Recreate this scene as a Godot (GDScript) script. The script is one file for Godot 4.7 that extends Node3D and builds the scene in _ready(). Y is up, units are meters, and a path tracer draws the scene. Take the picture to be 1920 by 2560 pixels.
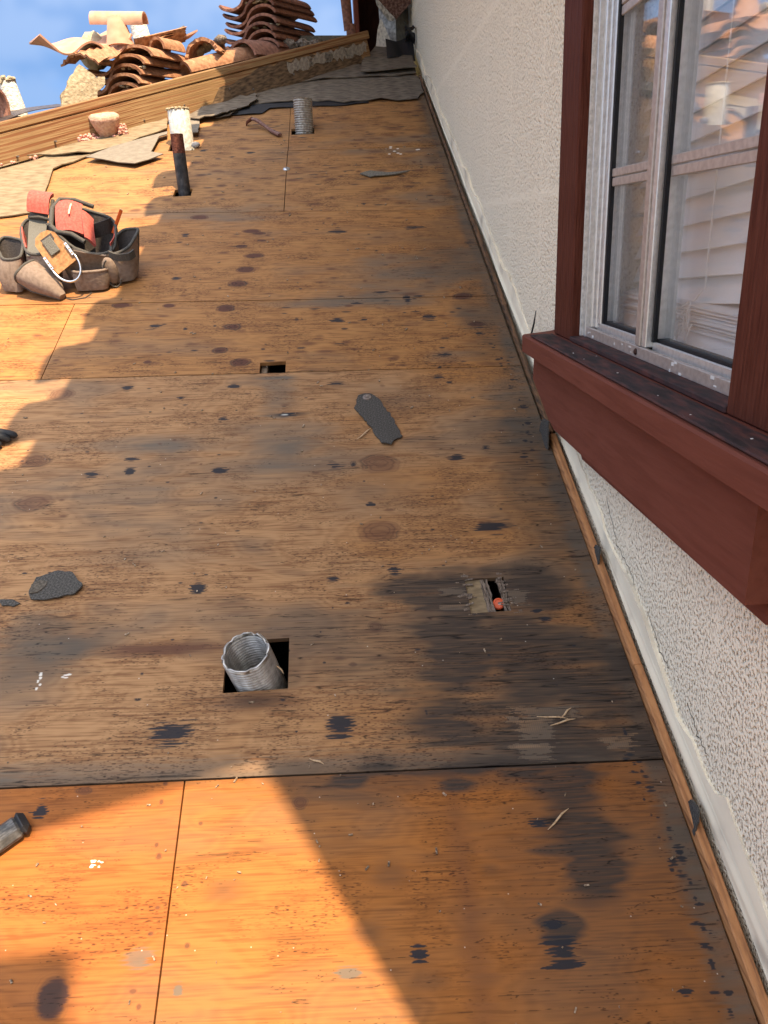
extends Node3D
# A re-roofing job: stripped plywood roof deck beside a stucco wall with a brown window, hip boards and stacks of clay tiles at the far edge.
# Roof coordinates: u across (towards the wall), v up the slope, h off the deck. Metres, y up.

const CA := 0.9135455
const SA := 0.4067366
var rng := RandomNumberGenerator.new()
var mats := {}
var texs := {}
var taken := {}

func R(u: float, v: float, h := 0.0) -> Vector3:
	return Vector3(u, v * SA + h * CA, -v * CA + h * SA)

func roof_basis(yaw := 0.0) -> Basis:
	return Basis(Vector3(1, 0, 0), Vector3(0, CA, SA), Vector3(0, -SA, CA)) * Basis(Vector3.UP, yaw)

# ------------------------------------------------------------------ scene tree helpers
func numbered(called: String) -> String:
	if not taken.has(called):
		taken[called] = 0
		return called
	taken[called] += 1
	return "%s_%03d" % [called, taken[called]]

func tag(o: Node3D, label: String, category: String, group := "") -> Node3D:
	o.set_meta("label", label)
	o.set_meta("category", category)
	if group != "":
		o.set_meta("group", group)
	return o

func thing(called: String, label: String, category: String, at := Vector3.ZERO, turn := Basis.IDENTITY, group := "") -> Node3D:
	var o := Node3D.new()
	o.name = numbered(called)
	add_child(o)
	o.transform = Transform3D(turn, at)
	return tag(o, label, category, group)

func structure(called: String) -> Node3D:
	var o := Node3D.new()
	o.name = called
	add_child(o)
	o.set_meta("kind", "structure")
	return o

func put(called: String, mesh: Mesh, material: Material, parent: Node3D = self) -> MeshInstance3D:
	var o := MeshInstance3D.new()
	o.name = numbered(called) if parent == self else called
	o.mesh = mesh
	o.material_override = material
	parent.add_child(o, true)
	return o

func copy(o: Node3D, at: Vector3, turn: Basis, label: String) -> Node3D:
	var c: Node3D = o.duplicate()
	c.name = numbered(str(o.name).trim_suffix("_" + str(o.name).get_slice("_", str(o.name).get_slice_count("_") - 1)) if str(o.name).right(3).is_valid_int() else str(o.name))
	add_child(c)
	c.transform = Transform3D(turn, at)
	c.set_meta("label", label)
	return c

# ------------------------------------------------------------------ mesh helpers
class MB:
	var st := SurfaceTool.new()
	var group := 0
	func _init() -> void:
		st.begin(Mesh.PRIMITIVE_TRIANGLES)
	func tri(a: Vector3, b: Vector3, c: Vector3, g: int, out: Vector3, uva := Vector2.ZERO, uvb := Vector2.ZERO, uvc := Vector2.ZERO) -> void:
		st.set_smooth_group(g)
		if (c - a).cross(b - a).dot(out) < 0.0:
			var t := b
			b = c
			c = t
			var s := uvb
			uvb = uvc
			uvc = s
		st.set_uv(uva)
		st.add_vertex(a)
		st.set_uv(uvb)
		st.add_vertex(b)
		st.set_uv(uvc)
		st.add_vertex(c)
	func quad(a: Vector3, b: Vector3, c: Vector3, d: Vector3, g: int, out: Vector3) -> void:
		tri(a, b, c, g, out)
		tri(a, c, d, g, out)
	# box with chamfered edges
	func box(c: Vector3, size: Vector3, b := Basis.IDENTITY, bevel := 0.0) -> void:
		var h := size * 0.5
		var e := minf(bevel, minf(h.x, minf(h.y, h.z)) * 0.9)
		for ax in 3:
			for s in [-1.0, 1.0]:
				var i := (ax + 1) % 3
				var j := (ax + 2) % 3
				var p: Array[Vector3] = []
				for q in [[-1, -1], [1, -1], [1, 1], [-1, 1]]:
					var v := Vector3.ZERO
					v[ax] = s * h[ax]
					v[i] = q[0] * (h[i] - e)
					v[j] = q[1] * (h[j] - e)
					p.append(c + b * v)
				var o := Vector3.ZERO
				o[ax] = s
				quad(p[0], p[1], p[2], p[3], -1, b * o)
		if e <= 0.0:
			return
		for ax in 3:
			var i := (ax + 1) % 3
			var j := (ax + 2) % 3
			for si in [-1.0, 1.0]:
				for sj in [-1.0, 1.0]:
					var p: Array[Vector3] = []
					for q in [[-1, 0], [1, 0], [1, 1], [-1, 1]]:
						var v := Vector3.ZERO
						v[ax] = q[0] * (h[ax] - e)
						v[i] = si * (h[i] - (0.0 if q[1] == 0 else e))
						v[j] = sj * (h[j] - (e if q[1] == 0 else 0.0))
						p.append(c + b * v)
					var o := Vector3.ZERO
					o[i] = si
					o[j] = sj
					quad(p[0], p[1], p[2], p[3], -1, b * o)
		for sx in [-1.0, 1.0]:
			for sy in [-1.0, 1.0]:
				for sz in [-1.0, 1.0]:
					var k := Vector3(sx, sy, sz)
					tri(c + b * (k * Vector3(h.x, h.y - e, h.z - e)), c + b * (k * Vector3(h.x - e, h.y, h.z - e)), c + b * (k * Vector3(h.x - e, h.y - e, h.z)), -1, b * k)
	# tube along a path, one radius per point
	func tube(path: Array, radii: Array, segs := 10, caps := true, squash := 1.0) -> void:
		group += 1
		var g := group
		var rings := []
		var last := Vector3.UP
		for k in path.size():
			var d: Vector3 = (path[mini(k + 1, path.size() - 1)] - path[maxi(k - 1, 0)]).normalized()
			if k == 0:
				last = Vector3.RIGHT if absf(d.y) > 0.9 else Vector3.UP
			var side := d.cross(last).normalized()
			last = side.cross(d).normalized()
			var ring := PackedVector3Array()
			var r: float = radii[mini(k, radii.size() - 1)]
			for j in segs:
				var a := TAU * j / segs
				ring.append(path[k] + side * cos(a) * r + last * sin(a) * r * squash)
			rings.append(ring)
		for k in path.size() - 1:
			for j in segs:
				var n := (j + 1) % segs
				quad(rings[k][j], rings[k][n], rings[k + 1][n], rings[k + 1][j], g, (rings[k][j] + rings[k][n]) * 0.5 - path[k])
		if caps:
			for k in [0, path.size() - 1]:
				for j in segs:
					tri(path[k], rings[k][j], rings[k][(j + 1) % segs], -1, path[k] - path[1 if k == 0 else k - 1])
	func sphere(c: Vector3, r: Vector3, jitter := 0.0, seed_ := 1, rows := 6, cols := 9, facet := false) -> void:
		group += 1
		var rn := RandomNumberGenerator.new()
		rn.seed = seed_
		var p := []
		for i in rows + 1:
			var row := PackedVector3Array()
			for j in cols:
				var th := PI * i / rows
				var ph := TAU * j / cols
				var k := 1.0 + (rn.randf() - 0.5) * jitter
				if i == 0 or i == rows:
					k = 1.0
				row.append(c + Vector3(sin(th) * cos(ph), cos(th), sin(th) * sin(ph)) * r * k)
			p.append(row)
		for i in rows:
			for j in cols:
				var n := (j + 1) % cols
				var m: Vector3 = (p[i][j] + p[i + 1][n]) * 0.5 - c
				if i > 0:
					tri(p[i][j], p[i][n], p[i + 1][n], -1 if facet else group, m)
				if i < rows - 1:
					tri(p[i][j], p[i + 1][n], p[i + 1][j], -1 if facet else group, m)
	# closed shell over a grid of points given by f(s, t)
	func sheet(f: Callable, nu: int, nv: int, thick: float) -> void:
		group += 3
		var p := []
		var q := []
		for i in nu + 1:
			var row := PackedVector3Array()
			var low := PackedVector3Array()
			for j in nv + 1:
				var s := float(i) / nu
				var t := float(j) / nv
				var c: Vector3 = f.call(s, t)
				var e := 0.01
				var dx: Vector3 = f.call(minf(s + e, 1.0), t) - f.call(maxf(s - e, 0.0), t)
				var dy: Vector3 = f.call(s, minf(t + e, 1.0)) - f.call(s, maxf(t - e, 0.0))
				row.append(c)
				low.append(c - dy.cross(dx).normalized() * thick)
			p.append(row)
			q.append(low)
		for i in nu:
			for j in nv:
				var up: Vector3 = p[i][j] - q[i][j]
				quad(p[i][j], p[i + 1][j], p[i + 1][j + 1], p[i][j + 1], group, up)
				quad(q[i][j], q[i + 1][j], q[i + 1][j + 1], q[i][j + 1], group + 1, -up)
		for i in nu:
			quad(p[i][0], p[i + 1][0], q[i + 1][0], q[i][0], -1, p[i][0] - p[i][1])
			quad(p[i][nv], p[i + 1][nv], q[i + 1][nv], q[i][nv], -1, p[i][nv] - p[i][nv - 1])
		for j in nv:
			quad(p[0][j], p[0][j + 1], q[0][j + 1], q[0][j], -1, p[0][j] - p[1][j])
			quad(p[nu][j], p[nu][j + 1], q[nu][j + 1], q[nu][j], -1, p[nu][j] - p[nu - 1][j])
	# flat polygon in a plane, pulled to a thickness; to(x, y, k) puts a point (k 0 bottom, 1 top)
	func slab(poly: PackedVector2Array, to: Callable, out: Vector3) -> void:
		var index := Geometry2D.triangulate_polygon(poly)
		for k in range(0, index.size(), 3):
			var a := poly[index[k]]
			var b := poly[index[k + 1]]
			var c := poly[index[k + 2]]
			tri(to.call(a.x, a.y, 1), to.call(b.x, b.y, 1), to.call(c.x, c.y, 1), 1, out)
			tri(to.call(a.x, a.y, 0), to.call(b.x, b.y, 0), to.call(c.x, c.y, 0), 2, -out)
		var mid := Vector2.ZERO
		for p in poly:
			mid += p / poly.size()
		for k in poly.size():
			var a := poly[k]
			var b := poly[(k + 1) % poly.size()]
			var away: Vector3 = (to.call(a.x, a.y, 1) + to.call(b.x, b.y, 1)) * 0.5 - to.call(mid.x, mid.y, 1)
			quad(to.call(a.x, a.y, 1), to.call(b.x, b.y, 1), to.call(b.x, b.y, 0), to.call(a.x, a.y, 0), -1, away)
	func done() -> ArrayMesh:
		st.index()
		st.generate_normals()
		return st.commit()

func boxmesh(c: Vector3, size: Vector3, bevel := 0.002, b := Basis.IDENTITY) -> ArrayMesh:
	var m := MB.new()
	m.box(c, size, b, bevel)
	return m.done()

func span(a: Vector3, b: Vector3, bevel := 0.002) -> ArrayMesh:
	return boxmesh((a + b) * 0.5, (b - a).abs(), bevel)

func tubemesh(path: Array, radii: Array, segs := 10, caps := true, squash := 1.0) -> ArrayMesh:
	var m := MB.new()
	m.tube(path, radii, segs, caps, squash)
	return m.done()

# edges broken up by small jogs, for torn material
func torn(poly: PackedVector2Array, step: float, amount: float, seed_: int) -> PackedVector2Array:
	var rn := RandomNumberGenerator.new()
	rn.seed = seed_
	var out := PackedVector2Array()
	for k in poly.size():
		var a := poly[k]
		var b := poly[(k + 1) % poly.size()]
		var n := maxi(1, int(a.distance_to(b) / step))
		var side := (b - a).normalized().orthogonal()
		for i in n:
			out.append(a.lerp(b, float(i) / n) + side * (rn.randf() - 0.5) * amount * (1.0 if i > 0 else 0.4))
	return out

func flat(list: Array) -> PackedVector2Array:
	var out := PackedVector2Array()
	for k in range(0, list.size(), 2):
		out.append(Vector2(list[k], list[k + 1]))
	return out

# ------------------------------------------------------------------ materials
func lin(r: float, g: float, b: float) -> Color:
	return Color(r, g, b).linear_to_srgb()

func noise(seed_: int, freq: float, octaves := 4, kind := FastNoiseLite.TYPE_SIMPLEX_SMOOTH) -> FastNoiseLite:
	var n := FastNoiseLite.new()
	n.seed = seed_
	n.frequency = freq
	n.noise_type = kind
	n.fractal_octaves = octaves
	return n

func ramp(colors: Array) -> Gradient:
	var g := Gradient.new()
	var at := PackedFloat32Array()
	var cs := PackedColorArray()
	for c in colors:
		at.append(c[0])
		cs.append(c[1])
	g.offsets = at
	g.colors = cs
	return g

func noise_tex(seed_: int, freq: float, octaves: int, colors: Array, side := 256, kind := FastNoiseLite.TYPE_SIMPLEX_SMOOTH) -> NoiseTexture2D:
	var key := "%d %f %d %s %d %d" % [seed_, freq, octaves, str(colors), side, kind]
	if not texs.has(key):
		var t := NoiseTexture2D.new()
		t.width = side
		t.height = side
		t.seamless = true
		t.noise = noise(seed_, freq, octaves, kind)
		t.color_ramp = ramp(colors)
		texs[key] = t
	return texs[key]

# a patterned material: colours run from low to high noise; scale stretches the pattern along the mesh's own axes
func mat(called: String, colors: Array, scale: Vector3, rough := 0.8, bump := 0.0, seed_ := 1, freq := 0.02, octaves := 4, side := 256, spec := 0.4, metal := 0.0) -> StandardMaterial3D:
	if mats.has(called):
		return mats[called]
	var m := StandardMaterial3D.new()
	m.resource_name = called
	var cs := []
	for k in colors.size():
		cs.append([0.15 + 0.7 * k / maxf(1, colors.size() - 1), colors[k]])
	m.albedo_texture = noise_tex(seed_, freq, octaves, cs, side)
	m.uv1_triplanar = true
	m.uv1_scale = scale
	m.roughness = rough
	m.metallic = metal
	m.metallic_specular = spec
	if bump > 0.0:
		m.heightmap_enabled = true
		m.heightmap_scale = bump * 100.0
		m.heightmap_texture = noise_tex(seed_ % 3, 0.02 if freq > 0.014 else 0.012, 5, [[0.1, Color.BLACK], [0.9, Color.WHITE]], 256)
	mats[called] = m
	return m

func plain(called: String, color: Color, rough := 0.7, metal := 0.0, spec := 0.4) -> StandardMaterial3D:
	if mats.has(called):
		return mats[called]
	var m := StandardMaterial3D.new()
	m.resource_name = called
	m.albedo_color = color
	m.roughness = rough
	m.metallic = metal
	m.metallic_specular = spec
	mats[called] = m
	return m

# ------------------------------------------------------------------ weathered plywood: one painted canvas per course of sheets
class Canvas:
	var w: int
	var h: int
	var u0: float
	var b1: float
	var mm: float
	var k: float
	var fine: PackedByteArray
	var mid: PackedByteArray
	var blotch: PackedByteArray
	var cloud: PackedByteArray
	var dash: PackedByteArray
	var crack: PackedByteArray
	var dark: PackedByteArray
	var grey: PackedByteArray
	var red: PackedByteArray
	var tar: PackedByteArray
	var white: PackedByteArray
	func _init(u_from: float, u_to: float, b_from: float, b_to: float, texel: float, shear: float, seed_: int) -> void:
		u0 = u_from
		b1 = b_to
		mm = texel
		k = shear
		w = int((u_to - u_from) / texel)
		h = int((b_to - b_from) / texel)
		fine = streak(seed_, 30, 1, 0.22, 3, texel)
		mid = streak(seed_ + 1, 40, 4, 0.16, 4, texel)
		blotch = streak(seed_ + 2, 24, 16, 0.1, 4, texel)
		cloud = streak(seed_ + 3, 24, 10, 0.03, 4, texel)
		dash = streak(seed_ + 4, 6, 1, 0.45, 2, texel)
		crack = streak(seed_ + 5, 46, 2, 0.08, 3, texel)
		for m in 5:
			var a := PackedByteArray()
			a.resize(w * h)
			if m == 0: dark = a
			elif m == 1: grey = a
			elif m == 2: red = a
			elif m == 3: tar = a
			else: white = a
	# noise drawn small and stretched along the grain; sizes are in millimetres of wood
	func streak(seed_: int, along: float, across: float, freq: float, octaves: int, texel: float) -> PackedByteArray:
		var n := FastNoiseLite.new()
		n.seed = seed_
		n.frequency = freq
		n.noise_type = FastNoiseLite.TYPE_SIMPLEX_SMOOTH
		n.fractal_octaves = octaves
		n.fractal_gain = 0.6
		var sx := maxf(1.0, along * 0.001 / texel)
		var sy := maxf(1.0, across * 0.001 / texel)
		var im := n.get_image(maxi(8, int(w / sx)), maxi(8, int(h / sy)))
		im.resize(w, h, Image.INTERPOLATE_CUBIC)
		im.convert(Image.FORMAT_L8)
		return im.get_data()
	# a soft or ragged spot, ragged along the grain
	func spot(into: PackedByteArray, u: float, v: float, ru: float, rv: float, strength: float, ragged: float, soft: float) -> void:
		var cx := (u - u0) / mm
		var cy := (b1 - (v + k * u)) / mm
		var px := ru / mm
		var py := rv / mm
		var reach := 1.0 + ragged * 0.6 + soft
		for y in range(maxi(0, int(cy - py * reach)), mini(h, int(cy + py * reach) + 1)):
			for x in range(maxi(0, int(cx - px * reach)), mini(w, int(cx + px * reach) + 1)):
				var dx := (x - cx) / px
				var dy := (y - cy) / py
				var i := y * w + x
				var d := sqrt(dx * dx + dy * dy) + ragged * ((fine[i] * 1.3 + mid[i] * 0.9 + blotch[i] * 0.3) / 255.0 - 1.15)
				var a := clampf((1.0 + soft - d) / (2.0 * soft), 0.0, 1.0) * strength
				into[i] = maxi(into[i], int(a * 255.0))
	# a water stain: its edge wanders and frays along the grain
	func stain(into: PackedByteArray, u: float, v: float, ru: float, rv: float, strength: float) -> void:
		var cx := (u - u0) / mm
		var cy := (b1 - (v + k * u)) / mm
		var px := ru / mm
		var py := rv / mm
		for y in range(maxi(0, int(cy - py * 1.9)), mini(h, int(cy + py * 1.9) + 1)):
			for x in range(maxi(0, int(cx - px * 1.9)), mini(w, int(cx + px * 1.9) + 1)):
				var dx := (x - cx) / px
				var dy := (y - cy) / py
				var i := y * w + x
				var d := sqrt(dx * dx + dy * dy) + (fine[i] * 0.5 + mid[i] * 0.9 + blotch[i] * 0.9 + cloud[i] * 0.8) / 255.0 - 1.55
				var a := clampf((1.3 - d) / 0.8, 0.0, 1.0)
				into[i] = maxi(into[i], int(a * strength * 255.0))
	# where a scraper has lifted the stained top ply
	func scrape(u: float, v: float, ru: float, rv: float) -> void:
		var cx := (u - u0) / mm
		var cy := (b1 - (v + k * u)) / mm
		for y in range(maxi(0, int(cy - 1.8 * rv / mm)), mini(h, int(cy + 1.8 * rv / mm) + 1)):
			for x in range(maxi(0, int(cx - 1.8 * ru / mm)), mini(w, int(cx + 1.8 * ru / mm) + 1)):
				var i := y * w + x
				var d := maxf(absf(x - cx) * mm / ru, absf(y - cy) * mm / rv) + (fine[i] + mid[i]) / 200.0 - 1.28
				if d < 1.0:
					dark[i] = int(dark[i] * 0.35)
					tar[i] = 0
					grey[i] = 190 + int(50.0 * sin(x * 1.9))
				elif d < 1.12:
					dark[i] = 250
	func knot(u: float, v: float, ru: float, rv: float, strength: float) -> void:
		var cx := (u - u0) / mm
		var cy := (b1 - (v + k * u)) / mm
		var px := ru / mm
		var py := rv / mm
		for y in range(maxi(0, int(cy - py * 2.2)), mini(h, int(cy + py * 2.2) + 1)):
			for x in range(maxi(0, int(cx - px * 2.4)), mini(w, int(cx + px * 2.4) + 1)):
				var dx := (x - cx) / px
				var dy := (y - cy) / py
				var i := y * w + x
				var d := sqrt(dx * dx + dy * dy) + 0.5 * (blotch[i] / 127.5 - 1.0) + 0.2 * (mid[i] / 127.5 - 1.0)
				var a := clampf((1.25 - d) * 1.9, 0.0, 1.0) * 0.78 * strength
				if d > 0.35 and d < 2.0:
					a += 0.28 * strength * clampf(2.0 - d, 0.0, 1.0) * maxf(0.0, sin(d * 19.0))
				red[i] = maxi(red[i], int(minf(a, 1.0) * 255.0))
				if d > 0.9 and d < 1.02 and blotch[i] > 130:
					dark[i] = maxi(dark[i], int(150 * strength))
	# colours in linear light: pale, deep (grain), the tint of wet red stain, of grey weathering
	func paint(pale: Color, deep: Color, wear: float, pits: float, cracks: float, orange: Color, orange_u: float, joint := -9.0, left := Color.WHITE) -> Array:
		var rgb := PackedByteArray()
		rgb.resize(w * h * 3)
		var height := PackedByteArray()
		height.resize(w * h)
		var curve := PackedByteArray()
		curve.resize(1024)
		for q in 1024:
			var l := q / 1023.0
			curve[q] = int(255.0 * (l * 12.92 if l < 0.0031308 else 1.055 * pow(l, 1.0 / 2.4) - 0.055))
		for y in h:
			for x in w:
				var i := y * w + x
				var f := fine[i] * 0.00392
				var m := mid[i] * 0.00392
				var b := blotch[i] * 0.00392
				var c := cloud[i] * 0.00392
				var t := clampf((f * 0.6 + m * 0.4 + b * 0.3 - 0.42) * 1.6 + 0.13 * sin(c * 62.0 + m * 2.5), 0.0, 1.0)
				var lines := clampf((f - 0.57) * 6.0, 0.0, 0.36) * clampf(m * 2.0 - 0.4, 0.2, 1.0)
				t = minf(t + lines, 1.0)
				var o := clampf((c - 0.45) * 2.0 + (x * mm + u0 - orange_u) * 1.6, 0.0, 1.0)
				var r := lerpf(lerpf(pale.r, orange.r, o), deep.r, t)
				var g := lerpf(lerpf(pale.g, orange.g, o), deep.g, t)
				var l := lerpf(lerpf(pale.b, orange.b, o), deep.b, t)
				if x * mm + u0 < joint:
					r *= left.r
					g *= left.g
					l *= left.b
				var z := 0.55 - 0.35 * lines + 0.25 * (f - 0.5) + 0.3 * (m - 0.5)
				# grey weathering where the cloud noise runs low
				var a := clampf((0.5 - c) * 3.0, 0.0, 1.0) * wear + grey[i] * 0.0039
				if a > 0.0:
					a = minf(a * (0.6 + 0.6 * m), 0.95)
					r = lerpf(r, 0.12, a)
					g = lerpf(g, 0.095, a)
					l = lerpf(l, 0.071, a)
				a = red[i] * 0.0039
				if a > 0.0:
					r = lerpf(r, 0.08, a)
					g = lerpf(g, 0.030, a)
					l = lerpf(l, 0.018, a)
				a = dark[i] * 0.0039
				if a > 0.0:
					a = clampf(a * (0.72 + 0.5 * f), 0.0, 0.97)
					r = lerpf(r, 0.038, a)
					g = lerpf(g, 0.029, a)
					l = lerpf(l, 0.023, a)
				# little dark pits in runs along the grain
				var p := dash[i] * 0.00392
				if p > 0.62 and c > 0.52 - pits * 0.1 and b > 0.4:
					a = minf((p - 0.62) * 9.0, 1.0) * clampf((c - 0.52 + pits * 0.1) * 5.0, 0.0, 0.85) * clampf((b - 0.4) * 5.0, 0.0, 1.0)
					r *= 1.0 - a * 0.8
					g *= 1.0 - a * 0.85
					l *= 1.0 - a * 0.85
					z -= a * 0.3
				# checks: long thin splits
				var q := absf(crack[i] * 0.00392 - 0.5)
				var wide := 0.015 * cracks * clampf((b - 0.35) * 2.5 + dark[i] * 0.006, 0.0, 2.4)
				if q < wide:
					a = (1.0 - q / wide) * 0.85
					r *= 1.0 - a
					g *= 1.0 - a
					l *= 1.0 - a
					z -= a * 0.5
				a = tar[i] * 0.0039
				if a > 0.0:
					r = lerpf(r, 0.016, a)
					g = lerpf(g, 0.017, a)
					l = lerpf(l, 0.022, a)
				a = white[i] * 0.0039
				if a > 0.0:
					r = lerpf(r, 0.78, a)
					g = lerpf(g, 0.76, a)
					l = lerpf(l, 0.7, a)
				rgb[i * 3] = curve[int(clampf(r, 0.0, 1.0) * 1023.0)]
				rgb[i * 3 + 1] = curve[int(clampf(g, 0.0, 1.0) * 1023.0)]
				rgb[i * 3 + 2] = curve[int(clampf(l, 0.0, 1.0) * 1023.0)]
				height[i] = int(clampf(z, 0.0, 1.0) * 255.0)
		return [Image.create_from_data(w, h, false, Image.FORMAT_RGB8, rgb), Image.create_from_data(w, h, false, Image.FORMAT_L8, height)]
	func material(called: String, images: Array) -> StandardMaterial3D:
		var m := StandardMaterial3D.new()
		m.resource_name = called
		m.albedo_texture = ImageTexture.create_from_image(images[0])
		m.heightmap_enabled = true
		m.heightmap_scale = 0.09
		m.heightmap_texture = ImageTexture.create_from_image(images[1])
		m.roughness = 0.72
		m.metallic_specular = 0.35
		return m

# features of the deck: u, v, half width, half height
const TAR := [-0.652,2.400,0.018,0.014, -0.339,2.378,0.015,0.011, -0.039,2.361,0.023,0.008, -0.489,2.336,0.011,0.009, -0.358,2.225,0.012,0.011, 0.257,2.361,0.018,0.011, 0.270,2.415,0.012,0.008, 0.287,2.332,0.008,0.007, -0.677,2.022,0.020,0.014, -0.580,2.022,0.012,0.013, -0.585,2.073,0.018,0.007, -0.350,2.003,0.023,0.016, -0.055,1.995,0.024,0.016, 0.261,1.999,0.024,0.013, 0.342,2.030,0.012,0.008, 0.433,1.984,0.011,0.006, -0.006,1.997,0.008,0.011, -0.067,1.618,0.018,0.009, 0.070,1.636,0.015,0.015, -0.363,1.621,0.015,0.019, -0.378,1.267,0.041,0.024, -0.060,1.258,0.026,0.027, -0.581,1.143,0.012,0.014, 0.047,0.874,0.012,0.013, 0.262,0.864,0.026,0.022, 0.255,0.896,0.015,0.006, 0.308,1.750,0.040,0.022, -0.621,2.741,0.021,0.013, -0.521,2.716,0.009,0.009, -0.162,2.735,0.008,0.009, -0.029,2.715,0.020,0.013, 0.057,2.711,0.014,0.015, 0.269,2.708,0.023,0.020, -0.605,3.420,0.016,0.015, -0.008,3.381,0.034,0.015, 0.290,3.378,0.036,0.017, 0.104,3.634,0.010,0.012, 0.211,2.821,0.011,0.022, 0.039,2.818,0.016,0.009, 0.485,0.985,0.008,0.012, 0.425,0.798,0.009,0.006, 0.293,2.480,0.017,0.010, 0.121,2.882,0.028,0.010, -0.181,2.226,0.026,0.011, -0.595,3.063,0.020,0.012, 0.476,3.222,0.022,0.010, 0.030,1.845,0.011,0.007, -0.142,1.255,0.003,0.003, 0.361,1.491,0.014,0.006, 0.268,1.051,0.015,0.007, 0.375,1.466,0.019,0.008, 0.292,3.912,0.014,0.013, 0.417,2.587,0.017,0.014, 0.253,2.841,0.016,0.009, -0.487,4.244,0.015,0.012, -0.403,4.293,0.018,0.012, -0.628,4.355,0.018,0.013]
const KNOTS := [-0.396,2.836,0.039,0.025, -0.371,2.711,0.044,0.023, -0.397,2.574,0.036,0.020, -0.334,2.501,0.040,0.023, -0.369,2.997,0.042,0.027, -0.351,3.105,0.037,0.022, -0.323,3.209,0.040,0.021, -0.380,3.292,0.035,0.018, -0.344,3.422,0.036,0.017, -0.843,2.388,0.038,0.026, -0.838,2.089,0.055,0.029, -0.801,1.926,0.055,0.030, 0.057,2.002,0.057,0.033, 0.051,1.749,0.051,0.033, -0.491,0.858,0.021,0.024, -0.134,1.119,0.014,0.011, -0.515,1.172,0.020,0.009, 0.019,1.481,0.017,0.014, -0.568,3.579,0.038,0.020, -0.594,2.873,0.021,0.013, -0.614,2.533,0.016,0.010, 0.418,2.643,0.029,0.017, 0.400,2.825,0.047,0.022, -0.761,2.892,0.040,0.016, -0.303,3.335,0.036,0.016, -0.315,3.398,0.036,0.015]
const STAINS := [0.115,1.569,0.090,0.045, 0.221,1.541,0.128,0.069, 0.389,1.526,0.118,0.068, 0.189,1.390,0.138,0.098, 0.327,1.378,0.174,0.130, 0.441,1.284,0.114,0.099, 0.151,1.250,0.163,0.076, 0.318,1.217,0.177,0.064, 0.008,1.175,0.066,0.022, 0.155,1.158,0.131,0.026, 0.489,1.184,0.042,0.053, 0.336,1.118,0.080,0.045, 0.324,1.039,0.065,0.049, 0.344,0.970,0.048,0.042, 0.264,0.889,0.031,0.019, 0.143,1.134,0.044,0.021, -0.043,1.157,0.037,0.017, 0.252,1.146,0.081,0.021]
const WEAR := [-0.705,1.524,0.068,0.066, -0.638,1.484,0.057,0.041, -0.507,1.212,0.201,0.022, -0.323,1.193,0.083,0.013, 0.359,2.995,0.179,0.120, 0.456,3.091,0.108,0.108, 0.151,2.853,0.125,0.063, 0.467,2.666,0.089,0.085, -0.209,2.305,0.053,0.078, -0.154,2.131,0.125,0.060, -0.591,3.618,0.363,0.060, 0.188,3.123,0.101,0.047, 0.401,4.373,0.223,0.052, 0.433,4.061,0.168,0.085, -0.360,3.554,0.188,0.036, 0.299,4.228,0.282,0.037, 0.385,3.646,0.115,0.071, -0.575,2.133,0.262,0.034, 0.463,2.259,0.059,0.121, 0.455,2.091,0.049,0.088, -0.070,2.830,0.234,0.025, 0.291,2.468,0.084,0.038]

func canvas(u_from: float, u_to: float, b_from: float, b_to: float, texel: float, shear: float, seed_: int) -> Canvas:
	var c := Canvas.new(u_from, u_to, b_from, b_to, texel, shear, seed_)
	for k in range(0, STAINS.size(), 4):
		c.stain(c.dark, STAINS[k], STAINS[k + 1], STAINS[k + 2] * 1.08, STAINS[k + 3] * 1.15, 0.96)
	for q in [[0.08, 1.42, 0.26, 0.15, 0.5], [0.44, 1.85, 0.09, 0.42, 0.5], [0.2, 1.16, 0.4, 0.05, 0.6], [0.45, 2.65, 0.09, 0.4, 0.45], [0.4, 3.15, 0.16, 0.28, 0.4], [0.44, 1.0, 0.08, 0.3, 0.4], [0.33, 0.95, 0.16, 0.2, 0.4], [-0.68, 1.5, 0.14, 0.09, 0.45]]:
		c.stain(c.dark, q[0], q[1], q[2], q[3], q[4])
	for k in range(0, WEAR.size(), 4):
		c.stain(c.grey, WEAR[k], WEAR[k + 1], WEAR[k + 2] * 1.1, WEAR[k + 3] * 1.1, 0.62)
	for k in range(0, KNOTS.size(), 4):
		c.knot(KNOTS[k], KNOTS[k + 1], KNOTS[k + 2] * 0.85, KNOTS[k + 3] * 0.95, 1.25 if KNOTS[k + 1] > 2.4 else 0.7)
	for k in range(0, TAR.size(), 4):
		c.spot(c.tar, TAR[k], TAR[k + 1], TAR[k + 2] * 0.95, TAR[k + 3] * 0.95, 0.97, 1.1 + 0.9 * fposmod(k * 0.37, 1.0), 0.07 + 0.06 * fposmod(k * 0.23, 1.0))
	# black mould in dots along the wall edge, and a worn grey margin
	var rn := RandomNumberGenerator.new()
	rn.seed = seed_
	var v := b_from - 0.1
	while v < b_to + 0.1:
		if (v < 1.22 and v > 0.7) or (v > 1.95 and v < 2.6):
			for q in 2:
				c.spot(c.tar, 0.462 + rn.randf_range(-0.016, 0.016) + 0.012 * sin(v * 9.0), v + rn.randf_range(-0.01, 0.01), rn.randf_range(0.002, 0.008), rn.randf_range(0.0015, 0.006), 0.92, 2.2, 0.2)
		c.spot(c.grey, 0.5, v, 0.03, 0.06, 0.75, 0.7, 0.4)
		c.spot(c.dark, 0.47 + rn.randf_range(-0.02, 0.02), v, rn.randf_range(0.02, 0.05), rn.randf_range(0.015, 0.05), rn.randf_range(0.15, 0.5), 1.0, 0.5)
		v += rn.randf_range(0.012, 0.04)
	return c

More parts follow.
